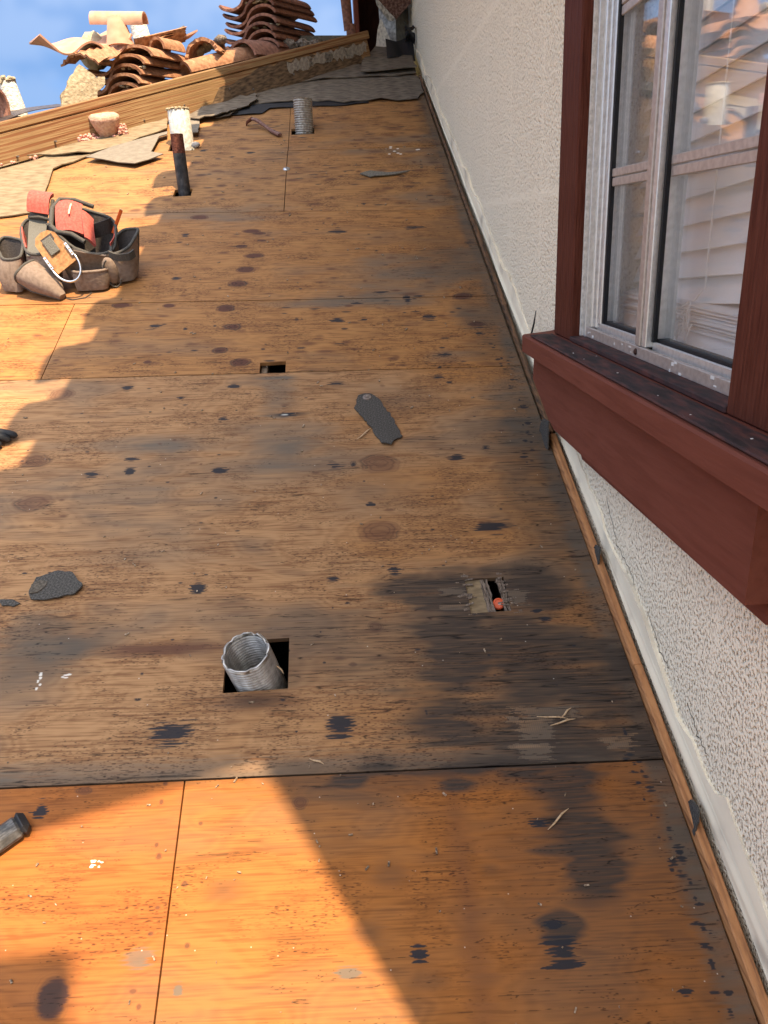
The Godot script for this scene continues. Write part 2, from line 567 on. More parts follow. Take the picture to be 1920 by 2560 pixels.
# cuts a convex polygon along a line, keeping the side where n.dot(p) <= d
func cut(poly: PackedVector2Array, n: Vector2, d: float) -> PackedVector2Array:
	var out := PackedVector2Array()
	for k in poly.size():
		var a := poly[k]
		var b := poly[(k + 1) % poly.size()]
		var fa := n.dot(a) - d
		var fb := n.dot(b) - d
		if fa <= 0.0:
			out.append(a)
		if (fa < 0.0 and fb > 0.0) or (fa > 0.0 and fb < 0.0):
			out.append(a.lerp(b, fa / (fa - fb)))
	return out

func sheet_of_ply(parent: Node3D, poly: PackedVector2Array, holes: Array, c: Canvas, m: Material, lift := 0.0, thick := 0.012) -> void:
	var pieces := [poly]
	for hole in holes:
		var next := []
		var r: Rect2 = hole
		for p in pieces:
			var left := cut(p, Vector2(1, 0), r.position.x)
			var right := cut(p, Vector2(-1, 0), -r.end.x)
			var middle := cut(cut(p, Vector2(-1, 0), -r.position.x), Vector2(1, 0), r.end.x)
			for q in [left, right, cut(middle, Vector2(0, 1), r.position.y), cut(middle, Vector2(0, -1), -r.end.y)]:
				if q.size() > 2:
					next.append(q)
		pieces = next
	var b := MB.new()
	for p in pieces:
		var mid := Vector2.ZERO
		for q in p:
			mid += q / p.size()
		for k in p.size():
			var x: Vector2 = p[k]
			var y: Vector2 = p[(k + 1) % p.size()]
			var ux := Vector2((x.x - c.u0) / (c.w * c.mm), (c.b1 - x.y - c.k * x.x) / (c.h * c.mm))
			var uy := Vector2((y.x - c.u0) / (c.w * c.mm), (c.b1 - y.y - c.k * y.x) / (c.h * c.mm))
			if k > 0 and k < p.size() - 1:
				var z: Vector2 = p[0]
				b.tri(R(z.x, z.y, lift), R(x.x, x.y, lift), R(y.x, y.y, lift), 1, Vector3.UP, Vector2((z.x - c.u0) / (c.w * c.mm), (c.b1 - z.y - c.k * z.x) / (c.h * c.mm)), ux, uy)
				b.tri(R(z.x, z.y, lift - thick), R(x.x, x.y, lift - thick), R(y.x, y.y, lift - thick), 2, Vector3.DOWN, ux, ux, uy)
			var out := R((x.x + y.x) * 0.5 - mid.x, (x.y + y.y) * 0.5 - mid.y)
			b.tri(R(x.x, x.y, lift), R(y.x, y.y, lift), R(y.x, y.y, lift - thick), 3 + k, out, ux, uy, uy)
			b.tri(R(x.x, x.y, lift), R(y.x, y.y, lift - thick), R(x.x, x.y, lift - thick), 3 + k, out, ux, uy, ux)
	put("plywood_sheet", b.done(), m, parent)

# v of a joint line at u
func seam(n: int, u: float) -> float:
	return [-1.25 - 0.03 * u, -0.055 - 0.03 * u, 1.165 - 0.035 * u, 2.422 - 0.0536 * u, 2.852 - 0.073 * u, 3.57 - 0.1 * u, 4.284 - 0.03 * u, 7.0][n]

func course(parent: Node3D, n: int, joints: Array, holes: Array, c: Canvas, m: Material) -> void:
	var edges := [-2.6] + joints + [0.512]
	for j in edges.size() - 1:
		var a: float = edges[j] + 0.0015
		var b: float = edges[j + 1] - (0.0015 if j < edges.size() - 2 else 0.0)
		var g := 0.0017
		var p := PackedVector2Array([Vector2(a, seam(n, a) + g), Vector2(b, seam(n, b) + g), Vector2(b, seam(n + 1, b) - g), Vector2(a, seam(n + 1, a) - g)])
		p = cut(p, Vector2(-0.81, 1.0).normalized(), (4.24 + 1.559 * 0.81) * Vector2(-0.81, 1.0).normalized().y)
		if p.size() > 2:
			sheet_of_ply(parent, p, holes, c, m, rng.randf_range(-0.0012, 0.0012))

func build_deck() -> void:
	var deck := structure("roof_deck")
	# lowest courses, in front: older sheets the colour of resin
	var a := canvas(-0.75, 0.55, 0.55, 1.23, 0.0009, 0.035, 11)
	a.spot(a.red, -0.491, 0.858, 0.022, 0.026, 1.0, 0.35, 0.15)
	a.spot(a.dark, -0.494, 0.858, 0.02, 0.024, 0.55, 0.2, 0.3)
	a.spot(a.grey, -0.375, 0.90, 0.02, 0.012, 0.9, 1.2, 0.2)
	a.spot(a.grey, -0.06, 0.858, 0.02, 0.008, 0.95, 0.9, 0.15)
	a.spot(a.grey, -0.31, 0.855, 0.008, 0.008, 0.9, 0.8, 0.2)
	for k in 15:
		a.spot(a.red, -0.338 + rng.randf_range(0.008, 0.04) * (1 if k % 3 == 0 else -1), 0.7 + k * 0.034 + rng.randf_range(-0.012, 0.012), rng.randf_range(0.003, 0.006), rng.randf_range(0.003, 0.005), 0.7, 0.6, 0.3)
	a.spot(a.red, 0.13, 0.95, 0.018, 0.3, 0.4, 1.2, 0.7)
	for k in 9:
		a.spot(a.white, -0.467 + rng.randf_range(-0.009, 0.009), 1.045 + rng.randf_range(-0.005, 0.005), rng.randf_range(0.002, 0.007), rng.randf_range(0.001, 0.003), 0.95, 1.6, 0.1)
	for k in 40:
		a.spot(a.white, rng.randf_range(-0.7, 0.5), rng.randf_range(0.75, 1.17), 0.001, 0.0008, rng.randf_range(0.3, 0.8), 0.0, 0.3)
	for k in 14:
		a.spot(a.dark, rng.randf_range(-0.3, 0.5), rng.randf_range(0.72, 1.0), rng.randf_range(0.01, 0.03), rng.randf_range(0.006, 0.02), 0.4, 1.2, 0.5)
	var ma := a.material("weathered_plywood_low", a.paint(lin_(0.312, 0.121, 0.026), lin_(0.1880, 0.0672, 0.0136), 0.25, 1.0, 0.8, lin_(0.312, 0.113, 0.022), -0.3, -0.3385, Color(1.03, 0.9, 0.85)))
	# the broad middle course
	var b := canvas(-1.05, 0.55, 1.13, 2.5, 0.00115, 0.045, 23)
	for k in 90:
		b.spot(b.red, rng.randf_range(-1.0, 0.5), rng.randf_range(1.2, 2.4), rng.randf_range(0.003, 0.012), rng.randf_range(0.002, 0.005), rng.randf_range(0.3, 0.75), 0.9, 0.4)
	b.spot(b.red, -0.41, 1.463, 0.13, 0.018, 0.85, 0.9, 0.4)
	b.spot(b.red, -0.222, 1.325, 0.08, 0.02, 0.6, 0.9, 0.5)
	b.spot(b.dark, -0.222, 1.327, 0.06, 0.014, 0.6, 0.9, 0.5)
	b.spot(b.grey, -0.25, 1.182, 1.2, 0.03, 0.75, 0.9, 0.4)
	b.spot(b.dark, -0.1, 1.168, 1.2, 0.012, 0.35, 1.0, 0.5)
	for k in 5:
		b.spot(b.white, -0.651 + rng.randf_range(-0.004, 0.004), 1.39 + k * 0.008, 0.003, 0.004, 0.7, 0.9, 0.2)
		b.spot(b.white, -0.603 + rng.randf_range(-0.01, 0.01), 1.414 + rng.randf_range(-0.004, 0.004), 0.005, 0.002, 0.75, 0.9, 0.2)
	for k in 60:
		b.spot(b.white, rng.randf_range(-0.9, 0.5), rng.randf_range(1.2, 2.4), 0.0011, 0.0009, 0.6, 0.0, 0.3)
	for k in 60:
		b.spot(b.tar, rng.randf_range(-0.95, 0.5), rng.randf_range(1.2, 2.4), rng.randf_range(0.002, 0.007), rng.randf_range(0.0015, 0.003), 0.9, 0.8, 0.3)
	b.spot(b.white, -0.187, 2.225, 0.011, 0.003, 0.6, 0.8, 0.3)
	b.spot(b.grey, -0.2, 2.222, 0.05, 0.012, 0.9, 1.0, 0.4)
	b.spot(b.dark, -0.17, 2.226, 0.055, 0.009, 0.7, 1.0, 0.4)
	b.spot(b.grey, -0.22, 2.408, 0.06, 0.01, 1.0, 0.8, 0.3)
	for k in 6:
		b.spot(b.grey, rng.randf_range(-0.9, 0.3), rng.randf_range(1.3, 2.3), rng.randf_range(0.1, 0.25), rng.randf_range(0.03, 0.07), 0.45, 1.0, 0.7)
	for q in [[0.33, 1.255, 0.052, 0.011], [0.30, 1.225, 0.026, 0.024], [0.286, 1.182, 0.028, 0.014], [0.442, 1.184, 0.026, 0.012], [0.262, 1.248, 0.014, 0.006], [0.19, 1.56, 0.03, 0.008], [0.2, 1.515, 0.03, 0.006], [0.33, 1.53, 0.02, 0.02]]:
		b.scrape(q[0], q[1], q[2], q[3])
	var mb := b.material("weathered_plywood_middle", b.paint(lin_(0.365, 0.202, 0.092), lin_(0.1840, 0.0864, 0.0352), 0.55, 0.9, 1.2, lin_(0.3440, 0.1560, 0.0464), 0.15))
	# upper courses
	var c := canvas(-1.45, 0.55, 2.35, 3.75, 0.0017, 0.07, 37)
	for k in 150:
		c.spot(c.red, rng.randf_range(-1.2, 0.5), rng.randf_range(2.4, 3.7), rng.randf_range(0.008, 0.03), rng.randf_range(0.004, 0.011), rng.randf_range(0.3, 0.8), 0.7, 0.45)
	for k in 60:
		c.spot(c.tar, rng.randf_range(-0.7, 0.5), rng.randf_range(2.4, 3.7), rng.randf_range(0.004, 0.016), rng.randf_range(0.002, 0.006), 0.85, 1.1, 0.3)
	var mc := c.material("weathered_plywood_upper", c.paint(lin_(0.350, 0.170, 0.058), lin_(0.1920, 0.0832, 0.0288), 0.35, 0.9, 1.0, lin_(0.352, 0.160, 0.048), 0.25, -0.92, Color(1.05, 0.95, 0.85)))
	var d := canvas(-1.4, 0.55, 3.5, 5.6, 0.0022, 0.04, 53)
	for k in 260:
		d.spot(d.red, rng.randf_range(-0.9, 0.5), rng.randf_range(3.6, 5.2), rng.randf_range(0.01, 0.04), rng.randf_range(0.006, 0.016), rng.randf_range(0.35, 0.85), 0.7, 0.45)
	for k in 110:
		d.spot(d.tar, rng.randf_range(-0.7, 0.5), rng.randf_range(3.6, 5.2), rng.randf_range(0.005, 0.03), rng.randf_range(0.003, 0.007), 0.85, 1.1, 0.3)
	for k in 9:
		d.spot(d.white, 0.3 + rng.randf_range(-0.05, 0.1), 4.24 + rng.randf_range(-0.06, 0.05), 0.007, 0.006, 0.9, 0.3, 0.2)
	var md := d.material("weathered_plywood_top", d.paint(lin_(0.350, 0.175, 0.062), lin_(0.1920, 0.0864, 0.0320), 0.3, 0.9, 1.0, lin_(0.3520, 0.1760, 0.0560), 0.3, -0.222, Color(0.97, 1.0, 1.04)))
	course(deck, 0, [-1.4], [], a, ma)
	course(deck, 1, [-0.338], [], a, ma)
	course(deck, 2, [-1.55], [Rect2(-0.286, 1.348, 0.127, 0.12), Rect2(0.222, 1.497, 0.086, 0.093)], b, mb)
	course(deck, 3, [-0.92], [Rect2(-0.268, 2.424, 0.078, 0.068)], c, mc)
	course(deck, 4, [-1.5], [], c, mc)
	course(deck, 5, [-0.224], [Rect2(-0.703, 3.806, 0.076, 0.075)], d, md)
	course(deck, 6, [-0.2215], [Rect2(-0.211, 4.512, 0.115, 0.09), Rect2(-0.80, 4.365, 0.125, 0.11)], d, md)
	# framing under the sheets
	var rafter := mat("rafter_wood", [lin(0.16, 0.12, 0.085), lin(0.26, 0.2, 0.14)], Vector3(14, 14, 1), 0.8, 0.001, 5)
	for k in 9:
		var u := -2.5 + k * 0.405 + 0.008
		var top := minf(6.3, 4.2 + (u + 1.559) * 0.81)
		put("rafter", boxmesh(R(u, (top - 1.2) * 0.5, -0.085), Vector3(0.038, 0.14, top + 1.2), 0.003, roof_basis()), rafter, deck)
	put("attic_floor", boxmesh(R(-1.05, 1.8, -0.34), Vector3(3.2, 0.02, 8.0), 0.0, roof_basis()), plain("attic_shade_black", lin(0.02, 0.018, 0.016), 0.95), deck)  # added dark slab that keeps light out from under the holes
	put("eave_board", boxmesh(R(-1.05, -1.27, -0.17), Vector3(3.2, 0.36, 0.03), 0.003, roof_basis()), rafter, deck)  # unseen skirts here and at the side close the attic against light
	put("side_board", boxmesh(R(-2.62, 1.2, -0.17), Vector3(0.03, 0.34, 5.0), 0.003, roof_basis()), rafter, deck)
	put("blocking", boxmesh(R(-0.258, 2.46, -0.07), Vector3(0.02, 0.1, 0.2), 0.002, roof_basis()), rafter, deck)
	var t := MB.new()
	t.slab(flat([0.222, 1.495, 0.264, 1.495, 0.268, 1.55, 0.258, 1.593, 0.222, 1.593]), func(x, y, k): return R(x, y, -0.009 + 0.004 * k), Vector3.UP)
	put("inner_ply", t.done(), mat("inner_ply", [lin(0.16, 0.115, 0.065), lin(0.27, 0.2, 0.115)], Vector3(6, 20, 20), 0.85, 0.001, 8), deck)
	var rot := mat("rotten_ply", [lin(0.06, 0.045, 0.035), lin(0.17, 0.13, 0.10), lin(0.26, 0.2, 0.15)], Vector3(60, 60, 6), 0.9, 0.002, 9)
	for s in [[0.2635, 0.0085], [0.2725, 0.0065], [0.2985, 0.007], [0.3055, 0.006]]:
		var f := MB.new()
		f.slab(torn(flat([s[0] - s[1] * 0.5, 1.494, s[0] + s[1] * 0.5, 1.494, s[0] + s[1] * 0.5 - 0.004, 1.594, s[0] - s[1] * 0.5 - 0.004, 1.594]), 0.008, 0.003, int(s[0] * 1000)), func(x, y, k): return R(x, y, -0.006 + 0.004 * k + 0.002 * sin(y * 90.0)), Vector3.UP)
		put("rotten_strip", f.done(), rot, deck)
	# splinters round the rotten hole
	var edge := MB.new()
	for k in 30:
		var side: bool = k % 2 == 0
		var u := (0.222 if side else 0.308) + rng.randf_range(-0.02, 0.01) * (1.0 if side else -1.0)
		var v := rng.randf_range(1.49, 1.6)
		var l := rng.randf_range(0.006, 0.034)
		edge.box(R(u, v, -0.0004), Vector3(l, rng.randf_range(0.0012, 0.0022), rng.randf_range(0.001, 0.006)), roof_basis(rng.randf_range(-0.25, 0.25)) * Basis(Vector3.BACK, rng.randf_range(-0.16, 0.16)), 0.0004)
	var sp := put("splinters", edge.done(), rot, deck)
	sp.set_meta("kind", "stuff")
	# the slope beyond the hip
	var far := structure("hip_roof_slope")
	var q := MB.new()
	q.quad(Vector3(-2.7, 1.345, -2.95), Vector3(0.5, 2.398, -5.36), Vector3(0.5, 2.398, -9.5), Vector3(-2.7, 1.345, -9.5), -1, Vector3.UP)
	put("slope_sheathing", q.done(), mat("old_boards", [lin(0.2, 0.14, 0.09), lin(0.32, 0.24, 0.16)], Vector3(2, 8, 8), 0.85, 0.001, 6), far)

func lin_(r: float, g: float, b: float) -> Color:
	return Color(r, g, b)

# ------------------------------------------------------------------ the house: stucco wall, window, upper roof
const WX := 0.545

func wall_slab(poly: Array, x0: float, x1: float) -> ArrayMesh:
	# polygon in (z, y), pulled from x0 (the face towards the deck) to x1
	var m := MB.new()
	m.slab(flat(poly), func(z, y, k): return Vector3(x0 if k == 1 else x1, y, z), Vector3.LEFT)
	return m.done()

func build_house() -> void:
	var house := thing("house", "cream stucco house wall with a brown framed window above the roof deck", "house")
	var stucco := StandardMaterial3D.new()
	stucco.resource_name = "rough_stucco"
	stucco.albedo_texture = noise_tex(71, 0.11, 4, [[0.13, lin(0.38, 0.32, 0.23)], [0.24, lin(0.74, 0.65, 0.49)], [0.34, lin(0.90, 0.815, 0.64)], [0.8, lin(0.93, 0.845, 0.67)]], 512)  # pits coloured darker: dirt plus the shade inside the hollows
	stucco.heightmap_enabled = true
	stucco.heightmap_scale = 0.42
	stucco.heightmap_texture = noise_tex(71, 0.11, 4, [[0.16, Color.BLACK], [0.32, Color(0.4, 0.4, 0.4)], [0.45, Color(0.85, 0.85, 0.85)], [0.9, Color.WHITE]], 512)
	stucco.uv1_triplanar = true
	stucco.uv1_scale = Vector3(2.6, 1.7, 2.6)
	stucco.roughness = 0.95
	stucco.metallic_specular = 0.2
	var wall := MB.new()
	for r in [[-7.0, -1.735, -3.0, 6.0], [-0.95, 0.11, -3.0, 3.75], [-1.735, -0.95, -3.0, 1.1], [-1.735, -0.95, 2.38, 3.9]]:
		wall.box(Vector3(WX + 0.075, (r[2] + r[3]) * 0.5, (r[0] + r[1]) * 0.5), Vector3(0.15, r[3] - r[2], r[1] - r[0]))
	put("stucco", wall.done(), stucco, house)
	# smooth plaster band above the deck, trowelled to a wavering upper edge
	var band := PackedVector2Array()
	var n := noise(5, 1.3, 3)
	var z := 0.1
	while z > -5.5:
		band.append(Vector2(z, -z * 0.4452 + 0.02))
		z -= 0.06
	while z < 0.1:
		z += 0.03
		var v := -z / CA
		var high := 0.078 + 0.035 * n.get_noise_1d(v * 2.0) + 0.012 * n.get_noise_1d(v * 23.0) + (0.03 if v < 1.0 else 0.0)
		band.append(Vector2(z, -z * 0.4452 + high))
	var bm := MB.new()
	bm.slab(band, func(bz, by, k): return Vector3(WX - 0.006 * k - 0.0025 * sin(bz * 9.0) * k, by, bz), Vector3.LEFT)
	put("plaster_band", bm.done(), mat("smooth_plaster", [lin(0.50, 0.45, 0.36), lin(0.84, 0.75, 0.58), lin(0.92, 0.825, 0.635), lin(0.92, 0.825, 0.635)], Vector3(1.2, 1.2, 1.2), 0.85, 0.0012, 73, 0.012, 5), house)
	# hairline cracks below the sill
	for line in [[-1.5, 0.80, -1.42, 0.72, -1.34, 0.70, -1.27, 0.645], [-1.24, 0.66, -1.17, 0.61, -1.12, 0.60], [-1.05, 0.585, -1.0, 0.55, -0.96, 0.54]]:
		var pts := PackedVector2Array()
		var rn := RandomNumberGenerator.new()
		rn.seed = 4
		for k in range(0, line.size() - 2, 2):
			for i in 8:
				pts.append(Vector2(line[k], line[k + 1]).lerp(Vector2(line[k + 2], line[k + 3]), i / 8.0) + Vector2(rn.randf_range(-0.004, 0.004), rn.randf_range(-0.004, 0.004)))
		var ck := MB.new()
		for k in pts.size() - 1:
			var side := (pts[k + 1] - pts[k]).normalized().orthogonal() * 0.0008
			var a := pts[k] - side
			var b := pts[k] + side
			var c := pts[k + 1] + side
			var d := pts[k + 1] - side
			ck.quad(Vector3(WX - 0.0008, a.y, a.x), Vector3(WX - 0.0008, b.y, b.x), Vector3(WX - 0.0008, c.y, c.x), Vector3(WX - 0.0008, d.y, d.x), -1, Vector3.LEFT)
		put("stucco_crack", ck.done(), plain("crack_dark", lin(0.08, 0.07, 0.06), 1.0), house)
	# wooden strip where the deck meets the wall
	var dirty := MB.new()
	for k in 5:
		var v0 := 2.06 + 3.34 * k / 5.0
		dirty.box(R(0.5235 + 0.002 * sin(k * 2.3), v0 + 0.334, 0.002), Vector3(0.010 + 0.003 * sin(k * 1.7), 0.026, 0.669), roof_basis(0.002 * sin(k * 2.9)), 0.002)
	put("dirty_base_strip", dirty.done(), mat("dirty_strip_wood", [lin(0.035, 0.025, 0.018), lin(0.13, 0.07, 0.036), lin(0.22, 0.115, 0.055)], Vector3(12, 12, 1.6), 0.8, 0.001, 87, 0.02, 5), house)
	var strip := MB.new()
	var seg := 3
	for k in seg:
		var v0 := -0.1 + 2.15 * k / seg
		var v1 := v0 + 2.15 / seg
		strip.box(R(0.5225 + 0.0012 * sin(k * 1.3), (v0 + v1) * 0.5, 0.004), Vector3(0.016, 0.028, v1 - v0 + 0.001), roof_basis(0.0015 * sin(k * 2.1)), 0.002)
	put("base_strip", strip.done(), mat("strip_wood", [lin(0.22, 0.095, 0.042), lin(0.42, 0.19, 0.075), lin(0.48, 0.23, 0.095)], Vector3(14, 14, 1.2), 0.7, 0.0006, 74), house)
	build_window(house)
	build_upper_roof()

func build_window(house: Node3D) -> void:
	var w := Node3D.new()
	w.name = "window"
	house.add_child(w)
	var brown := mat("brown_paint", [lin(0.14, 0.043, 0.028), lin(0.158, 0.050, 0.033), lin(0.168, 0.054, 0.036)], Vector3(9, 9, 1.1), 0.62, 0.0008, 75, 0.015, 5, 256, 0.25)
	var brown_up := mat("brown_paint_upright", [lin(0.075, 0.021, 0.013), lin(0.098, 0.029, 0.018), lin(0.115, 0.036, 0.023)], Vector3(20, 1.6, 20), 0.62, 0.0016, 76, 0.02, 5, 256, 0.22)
	var worn := mat("worn_sill_paint", [lin(0.018, 0.014, 0.015), lin(0.045, 0.024, 0.024), lin(0.10, 0.036, 0.03)], Vector3(9, 9, 3), 0.75, 0.0015, 77, 0.014, 5)
	# casings, head, sill, apron and the strip under it
	for s in [[-1.86, -1.725], [-0.98, -0.845]]:
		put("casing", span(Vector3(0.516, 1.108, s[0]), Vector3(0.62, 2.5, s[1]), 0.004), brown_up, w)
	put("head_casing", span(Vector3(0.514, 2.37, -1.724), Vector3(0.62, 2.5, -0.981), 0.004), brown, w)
	var sill := MB.new()
	sill.slab(flat([0.45, 1.06, 0.45, 1.099, 0.4535, 1.103, 0.52, 1.108, 0.57, 1.118, 0.60, 1.118, 0.60, 1.06]), func(x, y, k): return Vector3(x, y, -0.712 if k == 1 else -1.918), Vector3.BACK)
	put("sill", sill.done(), brown, w)
	put("sill_wear", span(Vector3(0.4565, 1.1045, -1.86), Vector3(0.512, 1.1095, -0.72), 0.002), worn, w)
	put("stool", span(Vector3(0.515, 1.109, -1.724), Vector3(0.566, 1.1195, -0.981), 0.002), worn, w)
	put("apron", wall_slab([-1.925, 1.0595, -1.935, 0.985, -1.77, 0.914, -1.72, 0.90, -0.815, 0.90, -0.815, 1.0595], 0.484, 0.544), brown, w)
	put("apron_strip", wall_slab([-1.66, 0.8995, -1.60, 0.858, -0.82, 0.866, -0.79, 0.8995], 0.519, 0.5445), brown, w)
	# aluminium frame
	var alu := mat("worn_aluminium", [lin(0.66, 0.65, 0.63), lin(0.80, 0.79, 0.77)], Vector3(8, 8, 8), 0.42, 0.0003, 78, 0.03, 3, 256, 0.5, 0.75)
	var bronze := mat("faded_bronze", [lin(0.46, 0.40, 0.36), lin(0.58, 0.52, 0.47)], Vector3(8, 8, 8), 0.45, 0.0003, 79, 0.03, 3, 256, 0.5, 0.55)
	var rubber := plain("gasket", lin(0.012, 0.012, 0.014), 0.6)
	var white := mat("flaked_white", [lin(0.5, 0.48, 0.45), lin(0.75, 0.73, 0.7)], Vector3(12, 12, 12), 0.8, 0.0008, 80)
	put("caulk", span(Vector3(0.538, 1.12, -1.7245), Vector3(0.56, 2.369, -1.719), 0.001), white, w)
	put("frame", span(Vector3(0.546, 1.1185, -1.719), Vector3(0.612, 2.37, -1.707), 0.001), alu, w)
	put("frame", span(Vector3(0.556, 1.14, -1.7068), Vector3(0.61, 2.36, -1.694), 0.002), alu, w)
	put("frame", span(Vector3(0.562, 1.14, -1.692), Vector3(0.608, 2.36, -1.681), 0.002), alu, w)
	put("frame", span(Vector3(0.566, 1.146, -1.679), Vector3(0.606, 2.36, -1.664), 0.002), alu, w)
	put("gasket", span(Vector3(0.569, 1.15, -1.6638), Vector3(0.578, 2.35, -1.655), 0.0), rubber, w)
	put("frame", span(Vector3(0.548, 1.1195, -1.7065), Vector3(0.556, 1.141, -0.982), 0.001), bronze, w)
	put("frame", span(Vector3(0.5565, 1.1185, -1.7065), Vector3(0.612, 1.134, -0.982), 0.001), alu, w)
	put("frame", span(Vector3(0.566, 1.1345, -1.6935), Vector3(0.572, 1.152, -1.412), 0.001), alu, w)
	put("frame", span(Vector3(0.566, 1.1345, -1.368), Vector3(0.572, 1.152, -0.982), 0.001), alu, w)
	put("gasket", span(Vector3(0.574, 1.1345, -1.693), Vector3(0.596, 1.157, -0.982), 0.0), rubber, w)
	put("mullion", span(Vector3(0.549, 1.1415, -1.411), Vector3(0.606, 2.36, -1.389), 0.0015), bronze, w)
	put("mullion", span(Vector3(0.553, 1.1415, -1.3885), Vector3(0.606, 2.36, -1.3695), 0.0015), alu, w)
	put("gasket", span(Vector3(0.57, 1.152, -1.4195), Vector3(0.577, 2.36, -1.4113), 0.0), rubber, w)
	put("gasket", span(Vector3(0.564, 1.152, -1.3692), Vector3(0.572, 2.36, -1.361), 0.0), rubber, w)
	put("frame", span(Vector3(0.549, 2.361, -1.7065), Vector3(0.612, 2.3695, -0.982), 0.001), alu, w)
	for y in [1.448, 1.752, 2.056]:
		for s in [[-1.654, -1.4198], [-1.3606, -0.982]]:
			put("muntin", span(Vector3(0.5715, y - 0.016, s[0]), Vector3(0.577, y + 0.0005, s[1]), 0.0015), bronze, w)
			put("muntin", span(Vector3(0.5705, y + 0.0022, s[0]), Vector3(0.577, y + 0.018, s[1]), 0.0015), bronze, w)
	var glass := StandardMaterial3D.new()
	glass.resource_name = "window_glass"
	glass.albedo_color = Color(0.95, 0.98, 0.97, 0.03)
	glass.transparency = BaseMaterial3D.TRANSPARENCY_ALPHA
	glass.roughness = 0.0
	glass.metallic_specular = 0.5
	for s in [[-1.66, -1.412], [-1.368, -0.96]]:
		for x in [0.580, 0.583, 0.587, 0.590]:
			var g := MB.new()
			g.quad(Vector3(x, 1.145, s[0]), Vector3(x, 2.365, s[0]), Vector3(x, 2.365, s[1]), Vector3(x, 1.145, s[1]), -1, Vector3.LEFT)
			put("pane", g.done(), glass, w)
	# rusty screw head and drips of white paint on the bottom rail
	var sc := MB.new()
	sc.sphere(Vector3(0.5475, 1.1305, -1.40), Vector3(0.004, 0.0065, 0.0065), 0.1, 2)
	put("screw", sc.done(), plain("rust_dark", lin(0.05, 0.022, 0.016), 0.8), w)
	var dr := MB.new()
	for k in 16:
		var z: float = [-1.70, -1.45, -1.2, -1.02][k % 4] + rng.randf_range(-0.07, 0.07)
		dr.box(Vector3(0.5478, 1.122 + rng.randf_range(0.0, 0.016), clampf(z, -1.705, -0.99)), Vector3(0.001, rng.randf_range(0.001, 0.006), rng.randf_range(0.002, 0.012)), Basis.IDENTITY, 0.0)
	for k in 8:
		dr.box(Vector3(rng.randf_range(0.47, 0.56), 1.1102 + (0.0098 if k % 2 else 0.0), rng.randf_range(-1.6, -1.0)) * Vector3(1, 1, 1) if false else Vector3(rng.randf_range(0.465, 0.508), 1.1098, rng.randf_range(-1.6, -0.75)), Vector3(rng.randf_range(0.001, 0.003), 0.0008, rng.randf_range(0.001, 0.004)), Basis.IDENTITY, 0.0)
	put("paint_flecks", dr.done(), plain("white_flecks", lin(0.72, 0.7, 0.66), 0.8), w).set_meta("kind", "stuff")
	# room behind the window
	var room := mat("room_paint", [lin(0.62, 0.62, 0.60), lin(0.68, 0.68, 0.66)], Vector3(1, 1, 1), 0.9, 0.0, 81)
	put("reveal", span(Vector3(0.613, 1.1, -1.9), Vector3(0.80, 1.128, -0.8), 0.002), mat("inner_sill", [lin(0.35, 0.36, 0.35), lin(0.45, 0.46, 0.45)], Vector3(3, 3, 3), 0.5, 0.0, 82), w)
	put("reveal", span(Vector3(0.6125, 1.128, -1.78), Vector3(0.80, 2.42, -1.75), 0.002), room, w)
	put("reveal", span(Vector3(0.6125, 1.128, -0.945), Vector3(0.80, 2.42, -0.915), 0.002), room, w)
	put("inner_frame", span(Vector3(0.6125, 1.129, -1.7495), Vector3(0.632, 2.4, -1.735), 0.002), alu, w)
	put("room", span(Vector3(3.4, 0.0, -3.6), Vector3(3.5, 3.2, 0.1), 0.0), room, w)
	put("room", span(Vector3(0.7, 0.0, -3.7), Vector3(3.5, 3.2, -3.6), 0.0), room, w)
	put("room", span(Vector3(0.7, 0.0, 0.0), Vector3(3.5, 3.2, 0.1), 0.0), room, w)
	put("room", span(Vector3(0.7, 3.1, -3.6), Vector3(3.4, 3.2, 0.0), 0.0), room, w)
	put("room", span(Vector3(0.7, 0.0, -3.6), Vector3(3.4, 0.1, 0.0), 0.0), mat("room_carpet", [lin(0.22, 0.2, 0.18), lin(0.3, 0.28, 0.25)], Vector3(4, 4, 4), 0.95, 0.0, 83), w)
	# venetian blind, hanging crooked with its lowest slats bunched
	var blind := thing("venetian_blind", "white venetian blind hanging crooked behind the window glass with its lowest slats bunched", "blind", Vector3(0.662, 1.17, -1.345))
	var vinyl := plain("blind_vinyl", lin(0.80, 0.78, 0.78), 0.45)
	vinyl.backlight_enabled = true
	vinyl.backlight = Color(0.25, 0.25, 0.25)
	var sm := MB.new()
	sm.sheet(func(s, t): return Vector3(0.009 * (t - 0.5) * 2.0 + 0.003 * sin(PI * t), (t - 0.5) * 0.052, (s - 0.5) * 0.765), 2, 5, 0.0022)
	var slat := sm.done()
	for k in 24:
		var o := put("slat", slat, vinyl, blind)
		var tilt := 0.085 if k < 4 else lerpf(0.085, 0.02, minf(1.0, (k - 4) / 14.0))
		o.transform = Transform3D(Basis(Vector3.RIGHT, -tilt), Vector3(0, 0.075 + k * 0.0475, 0.012))
	var fm := MB.new()
	fm.sheet(func(s, t): return Vector3((t - 0.5) * 0.05, 0.003 * sin(PI * t), (s - 0.5) * 0.765), 2, 5, 0.0022)
	var lying := fm.done()
	for k in 8:
		var o := put("slat", lying, vinyl, blind)
		o.transform = Transform3D(Basis(Vector3.BACK, 0.12) * Basis(Vector3.UP, 0.01 * sin(k * 2.3)), Vector3(0.004 * sin(k * 1.7), 0.0 + k * 0.0062, 0.004 * sin(k * 3.1)))
	var rail := MB.new()
